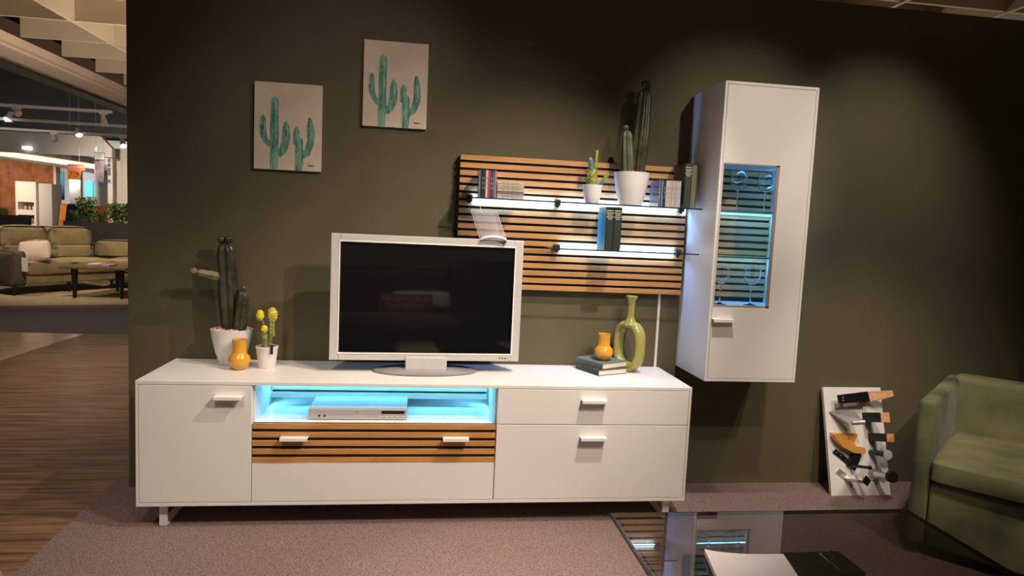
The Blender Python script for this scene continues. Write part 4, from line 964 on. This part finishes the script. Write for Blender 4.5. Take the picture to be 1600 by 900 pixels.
# corner sofa
cs = thing('corner_sofa', 'camel-coloured corner sofa with plump back cushions, far left on the sand carpet', 'sofa', (-5.6, 7.6, 0))
def at(p, d): return Vector(p)
ang = math.atan2(1.35, .62)            # the long seat recedes to the right
dx, dy = math.cos(ang), math.sin(ang)
def loc_bm(bm, o_, a): bm.transform(T(o_, a)); return bm
A0 = W(40, 462, 6.85); ox, oy = A0.x, 6.85
a_ = R(58)
# local x along the seat (receding), local y to the back (left)
obj('arm', loc_bm(rbox(-.20, .0, -.06, .95, .12, .60, .05, 4, .01), (ox, oy, 0), a_), M['sofa_side'], cs, smooth=50)
for k in range(2):
    obj('seat_cushion', loc_bm(rbox(.01+k*.66, .66+k*.66, -.02, .70, .26, .46, .05, 4, .02), (ox, oy, 0), a_), M['sofa'], cs, smooth=50)
    obj('seat_base', loc_bm(rbox(.01+k*.66, .66+k*.66, .0, .68, .14, .258, .015, 2), (ox, oy, 0), a_), M['sofa'], cs, smooth=50)
    bm = rbox(.02+k*.66, .65+k*.66, .58, .82, .62, .92, .08, 5, .03); obj('head_cushion', loc_bm(bm, (ox, oy, 0), a_), M['sofa'], cs, smooth=50)
    bm = rbox(.02+k*.66, .65+k*.66, .52, .80, .46, .66, .07, 4, .02); obj('back_cushion', loc_bm(bm, (ox, oy, 0), a_), M['sofa'], cs, smooth=50)
ex, ey = ox+1.32*math.cos(a_), oy+1.32*math.sin(a_)
obj('chaise_seat', loc_bm(rbox(-.12, 1.7, -.10, .75, .26, .46, .06, 4, .02), (ex-.05, ey+.05, 0), R(8)), M['sofa'], cs, smooth=50)
obj('chaise_base', loc_bm(rbox(-.10, 1.7, -.06, .72, .12, .258, .02, 2), (ex-.05, ey+.05, 0), R(8)), M['sofa'], cs, smooth=50)
obj('chaise_back', loc_bm(rbox(-.55, .52, .55, .82, .44, .72, .09, 5, .02), (ex-.05, ey+.05, 0), R(2)), M['sofa'], cs, smooth=50)
for q in ((-.15,-.02),(-.05,.9),(.6,.02),(1.25,.02)):
    p_ = Matrix.Rotation(a_, 3, 'Z') @ Vector((q[0], q[1], 0)); bm = new(); tube(bm, [(ox+p_.x, oy+p_.y, 0), (ox+p_.x, oy+p_.y, .15)], [.015,.028], 8); obj('leg', bm, M['dark_leg'], cs)
bx_ = W(30, 420, 6.70)
tg = tag(bx('price_tag', W(25,0,6.72).x, W(35,0,6.72).x, 6.715, 6.72, W(25,424,6.72).z, W(25,402,6.72).z, M['white_card'], None), 'white price tag hanging on the front of the far sofa arm', 'price tag')
cq = rbox(-.175, .175, -.030, .030, 0, .27, .022, 3, .022); p_ = W(55, 405, 7.0)
cq.transform(Matrix.Translation((p_.x, 7.0, .475)) @ Matrix.Rotation(R(12), 4, 'Z') @ Matrix.Rotation(R(-18), 4, 'X') @ Matrix.Rotation(R(-6), 4, 'Y'))
tag(obj('throw_cushion', cq, M['pink_cushion'], None, smooth=50), 'pale pink cushion lying on the far camel sofa', 'cushion')
# planters
def planter(label, x0, x1, y0, y1, zt_):
    p = thing('planter_box', label, 'planter', ((x0+x1)/2, (y0+y1)/2, 0)); bm = new()
    box(bm, x0, x1, y0, y1, 0, zt_-.06); obj('box', bm, M['planter'], p, bev=.005)
    bm = new()
    for q in ((x0,x1,y0,y0+.03),(x0,x1,y1-.03,y1),(x0,x0+.03,y0+.03,y1-.03),(x1-.03,x1,y0+.03,y1-.03)): box(bm, q[0], q[1], q[2], q[3], zt_-.06, zt_)
    obj('rim', bm, M['planter'], p); return p
planter('long charcoal planter box with several plants, behind the far sofa', W(93,0,9.2).x, W(93,0,9.2).x+3.6, 9.2, 9.6, W(97,345,9.2).z)
planter('charcoal planter box at the far left edge beyond the sofa', W(20,0,9.2).x-1.5, W(20,0,9.2).x, 9.2, 9.6, W(10,336,9.2).z)
tag(bx('low_shelf_board', W(20,0,9.9).x, W(92,0,9.9).x, 9.9, 10.2, 0, W(50,353,9.9).z, M['planter'], None), 'low dark counter standing between the two planter boxes', 'counter')
def plant(name, label, c, w_, h, n, m, group=None, spiky=False):
    p = thing(name, label, 'plant', c, 0, group); bm = new()
    for _ in range(n):
        a = random.uniform(0, 2*PI)
        if spiky:
            d = Vector((math.cos(a)*random.uniform(.2,1)*w_/2, math.sin(a)*random.uniform(.2,1)*w_/2, h*random.uniform(.5,1))); s_ = Vector((-math.sin(a), math.cos(a), 0))*.018
            quad(bm, [-s_, s_, d*.6+s_*.9, d, d*.6-s_*.9])
        else:
            r_ = random.random()**.5; c0 = Vector((math.cos(a)*r_*w_/2, math.sin(a)*r_*w_/3, h*(.12+.85*random.random()**.8))); v = Vector((random.gauss(0,1), random.gauss(0,1), random.gauss(.3,.7))).normalized()*.055; s_ = v.orthogonal().normalized()*.020
            quad(bm, [c0, c0+v*.5+s_, c0+v, c0+v*.5-s_])
    obj('foliage', bm, m, p, world=False)
    bm = new()
    for k in range(4): tube(bm, [(0.02*k-.03, 0, -.04), ((k-1.5)*w_*.12, 0, h*.5), ((k-1.5)*w_*.2, 0, h*.85)], .006, 5)
    obj('stems', bm, M['dark_leg'], p, world=False); return p
G = 'plants in the long planter'
def px_plant(name, label, x, wpx, top, n, m, spiky=False, y=9.4, base=346, g=G):
    p = W(x, base, y); q = W(x, top, y); q2 = W(x+wpx, base, y)
    return plant(name, label, (p.x, y, p.z-.05), (q2-p).length, q.z-p.z+.05, n, m, g, spiky)
px_plant('leafy_plant', 'spiky-leaved plant at the left end of the long planter', 116, 26, 325, 60, M['leaf'], True)
px_plant('leafy_plant', 'tallest bushy dark green plant in the long planter', 136, 30, 310, 420, M['leaf'])
px_plant('leafy_plant', 'low spiky grass-like plant between the two bushes of the long planter', 159, 22, 327, 60, M['leaf'], True)
px_plant('leafy_plant', 'bushy plant with open twigs at the right of the long planter', 182, 26, 318, 300, M['leaf'])
px_plant('leafy_plant', 'plant cut by the wall edge at the right end of the long planter', 201, 20, 320, 260, M['leaf'])
px_plant('leafy_plant', 'yellow-green leafy plant in the left planter at the photo edge', 5, 22, 322, 90, M['leaf_light'], True, 9.4, 338, None)
# shelf cabinet at the rust wall
X0, X1, Z1_ = W(34,0,11.9).x, W(66,0,11.9).x, W(50,285,11.9).z
sh = thing('shelf_cabinet', 'tall white cabinet with two open shelf rows in front of the rust-brown wall', 'cabinet', ((X0+X1)/2, 11.8, 0))
bm = new(); zA0, zA1, zB0, zB1 = W(50,350,11.6).z, W(50,336,11.6).z, W(50,328,11.6).z, W(50,316,11.6).z
box(bm, X0, X1, 11.55, 11.95, 0, zA0); box(bm, X0, X1, 11.55, 11.95, zA1, zB0); box(bm, X0, X1, 11.55, 11.95, zB1, Z1_); box(bm, X0, X1, 11.90, 11.95, zA0, zB1)
for xx in (X0, X1-.04): box(bm, xx, xx+.04, 11.55, 11.9, zA0, zA1); box(bm, xx, xx+.04, 11.55, 11.9, zB0, zB1)
obj('body', bm, M['cream_wall'], sh); bx('side_panel', X1, X1+.26, 11.62, 11.98, 0, Z1_-.02, M['bulkhead'], sh, label='greyer side panel')
cl = [(.5,.2,.1),(.3,.3,.35),(.7,.6,.5),(.15,.1,.1),(.55,.5,.45)]
for row, (z_, zz) in enumerate(((zA0, zA1), (zB0, zB1))):
    for k in range(6):
        xx = X0+.07+k*(X1-X0-.14)/6; c_ = cl[(k*2+row) % 5]; hh = (zz-z_)*(.75-.12*((k*3) % 4)/2)
        if row == 0:
            bb_ = bx('book', xx, xx+.04, 11.65, 11.82, z_, z_+hh, mat('book_cover', c_, .6, noise=.05), None); tag(bb_, f'book on the lower shelf of the far white cabinet, {["first","second","third","fourth","fifth","last"][k]} from the left', 'book', 'books in the far white cabinet')
        elif k % 2 == 0:
            bm = new(); lathe(bm, [(.02,0),(.035,hh*.4),(.015,hh*.8),(.02,hh)], (xx+.02, 11.72, z_), 12, True, True); bb_ = obj('ornament', bm, mat('ornament_glaze', c_, .4, noise=.05), None, smooth=50); tag(bb_, f'small ornament on the upper open shelf of the far white cabinet, {["left","","middle","","right"][k]} one', 'ornament', 'ornaments in the far white cabinet')
# doorway view: teal curtain, screens, chairs
q0, q1 = W(85,0,13.4), W(95,0,13.4)
bm = new(); n = 24; rows = []
for i in range(n+1):
    x_ = q0.x + (q1.x-q0.x)*i/n; y_ = 13.4+.02*math.sin(i*1.6); rows.append((bm.verts.new((x_, y_, W(90,312,13.4).z)), bm.verts.new((x_, y_, W(90,268,13.4).z))))
for i in range(n): bm.faces.new((rows[i][0], rows[i+1][0], rows[i+1][1], rows[i][1]))
o = obj('teal_curtain', bm, M['teal'], None, smooth=80); md = o.modifiers.new('cloth', 'SOLIDIFY'); md.thickness = .01; tag(o, 'teal curtain hanging in the opening beside the rust-brown wall', 'curtain')
for i_, (a_x, b_x, a_z, b_z) in enumerate(((129,141,283,307),(168,174,285,310))):
    tag(bx('display_screen', W(a_x,0,14).x, W(b_x,0,14).x, 14.0, 14.05, W(a_x,b_z,14).z, W(a_x,a_z,14).z, M['blue_screen'], None, bev=.01), ('wide' if i_ == 0 else 'narrow')+' lit turquoise display panel in the distance '+('behind the signs' if i_ == 0 else 'beside the cream pillar'), 'display panel', 'lit turquoise panels in the distance')
def far_chair(label, px, y, m, wd=.42):
    p = W(px, 345, y); c = thing('tub_chair', label, 'chair', (p.x, y, 0))
    bm = rbox(-wd/2, wd/2, .12, .2, .42, .92, .04, 3); shear(bm, lambda q: Vector((q.x, q.y+(q.z-.42)*.25, q.z))); obj('backrest', bm, m, c, world=False, smooth=50)
    obj('seat', rbox(-wd/2, wd/2, -.25, .2, .38, .46, .03, 3), m, c, world=False, smooth=50)
    c.scale = (1.2, 1.2, 1.42)
    for a in (-.17, .17):
        for b in (-.2, .15):
            bm = new(); cyl(bm, (a, b, 0), (a*.8, b*.8, .4), .012, 8); obj('leg', bm, M['dark_leg'], c, world=False)
    return c
ORG = mat('orange_fabric', (.75,.27,.03), .7, noise=.05)
far_chair('orange shell chair in the distance left of the planter plants', 91, 11.4, ORG, .2)
far_chair('pale olive chair in the distance above the planter', 116, 12.4, mat('pale_olive_fabric', (.38,.36,.24), .8, noise=.06))
far_chair('dark chair beside the orange one in the distance', 102, 10.5, M['dark_leg'], .22)
far_chair('orange chair seen behind the hanging poster', 146, 13.5, ORG, .5)
# hanging signs
sg = thing('sale_sign', 'orange and red hanging sign reading 70 percent', 'sign', W(119,283,8.9))
bm = new(); prism(bm, [W(105,266,8.9), W(127,267.5,8.9), W(125,281,8.9), W(105,280,8.9)], (0,.015,0)); obj('lower_card', bm, M['orange_sign'], sg)
bm = new(); prism(bm, [W(105,256,8.9), W(131,257,8.9), W(133,266,8.9), W(127,267.5,8.9), W(105,266,8.9)], (0,.015,0)); obj('upper_card', bm, M['salmon_sign'], sg)
c0 = W(114.5,273,8.9); sz = (W(105,267,8.9)-W(105,280,8.9)).length*1.05
obj('lettering', text_bm('70', sz, Matrix.Translation((c0.x-.01, 8.895, c0.z)) @ FRONT, .001, shear_=.15), mat('dark_red_print', (.42,.03,.01), .5, noise=.02), sg)
c1 = W(122.5,270,8.9); obj('lettering', text_bm('%', sz*.5, Matrix.Translation((c1.x, 8.895, c1.z-.02)) @ FRONT, .001), M['ink_dark'], sg)
bm = new(); 
for k in range(7): p_ = W(107+k*3.2, 261.5, 8.9); box(bm, p_.x, p_.x+.016, 8.893, 8.899, p_.z-.015, p_.z+.02)
obj('lettering', bm, M['cream_wall'], sg)
bm = new(); 
for xx in (110, 124): q_ = W(xx,258,8.905); cyl(bm, q_, (q_.x, q_.y, 3.25), .002, 5)
obj('wires', bm, M['track'], sg)
ps = thing('hanging_poster', 'tall translucent poster sleeve hanging beside the sale sign, pale top and mauve picture', 'poster', W(155,265,8.6))
bm = new(); prism(bm, [W(147,238,8.6), W(164,238,8.6), W(163,288,8.6), W(148,283,8.6)], (0,.008,0)); obj('sleeve', bm, M['poster_clear'], ps)
bm = new(); prism(bm, [W(148,252,8.59), W(163,252,8.59), W(162,286,8.59), W(149,280,8.59)], (0,.004,0)); obj('picture', bm, M['violet_card'], ps)
bm = new(); prism(bm, [W(148,239,8.59), W(163,239,8.59), W(163,249,8.59), W(148,249,8.59)], (0,.004,0)); obj('header', bm, M['white_card'], ps)
bm = new()
for xx in (150, 161): q_ = W(xx,239,8.605); cyl(bm, q_, (q_.x, q_.y, 3.25), .002, 5)
obj('wires', bm, M['track'], ps)
st = thing('banner_column', 'narrow upright banner with a dark red top square in front of the cream pillar', 'banner', (W(169,0,10.2).x, 10.2, 0))
bx('panel', W(165.5,0,10.2).x, W(173,0,10.2).x, 10.2, 10.25, .3, W(168,232,10.2).z, M['cream_wall'], st)
bx('red_square', W(161.5,0,10.19).x, W(172.5,0,10.19).x, 10.18, 10.199, W(166,241,10.19).z, W(166,232,10.19).z, mat('dark_red_print2', (.25,.01,.02), .5, noise=.03), st)
bm = new()
for k, hz_ in enumerate((250,257,264,270,282)):
    p_ = W(170.5, hz_, 10.19); box(bm, p_.x-.02, p_.x+.02, 10.185, 10.199, p_.z-.045, p_.z+.02)
obj('lettering', bm, M['ink_shade_grey'], st)
# lighting tracks and spots
def track(label, px0, py0, px1, py1, y, x_end=None):
    a, b = W(px0, py0, y), W(px1, py1, y); zz = (a.z+b.z)/2
    bm = new(); box(bm, a.x-1.0, (x_end if x_end is not None else b.x), y-.02, y+.02, zz-.018, zz+.018)
    return tag(obj('lighting_track', bm, M['track'], None), label, 'lighting track', 'lighting tracks under the black ceiling'), zz
_, zt1 = track('grey lighting track under the black ceiling, the highest of three', 0, 163, 175, 176, 6.6)
_, zt2 = track('grey lighting track under the black ceiling, the middle of three', 0, 186, 197, 197, 7.6, -3.6)
_, zt3 = track('grey lighting track under the black ceiling, the lowest of three', 10, 201, 197, 212.5, 8.4, -3.9)
def lamp(label, px, py, y, zt_, lit, tilt=0.5, side=0.35):
    p = W(px, py, y); s = thing('track_spotlight', label, 'spotlight', (p.x, y, zt_), 0, 'track spotlights under the black ceiling')
    bm = new(); cyl(bm, (p.x, y, zt_-.018), (p.x, y, p.z+.045), .008, 8); box(bm, p.x-.05, p.x+.05, y-.02, y+.02, zt_-.040, zt_-.0185); obj('arm', bm, M['track'], s)
    d = Vector((side, -.45, -.8)).normalized(); c = Vector((p.x, y, p.z)); bm = new(); tube(bm, [c-d*.07, c+d*.05], [.034, .045], 16); obj('head', bm, M['track'], s, smooth=50)
    bm = new(); tube(bm, [c+d*.0501, c+d*.058], [.041, .041], 16); obj('lens', bm, M['lamp_glow'] if lit else M['chrome'], s, label='lit lens' if lit else None)
    return s
lamp('track spotlight glowing white, at the far left of the middle track', 14, 182, 7.6, zt2, True, side=-.2)
lamp('unlit spotlight hanging from the highest track near its right end', 162, 189, 6.6, zt1, False)
lamp('unlit spotlight on the highest track near the left edge', 26, 174, 6.6, zt1, False, side=.8)
lamp('track spotlight glowing white on the middle of the lowest track', 123, 207, 8.4, zt3-.0, True)
lamp('unlit double-headed spotlight low under the lowest track', 85, 216, 8.4, zt3, False)
lamp('track spotlight glowing white at the right, beside the dark wall edge', 192, 224, 8.4, zt3, True)
dl = tag(bx('ceiling_light', W(29,0,9.9).x, W(41,0,9.9).x, 9.90, 9.99, W(35,233,9.9).z, W(35,228,9.9).z, M['lamp_dim'], None), 'small white ceiling light on the grey bulkhead at the far left', 'ceiling light')
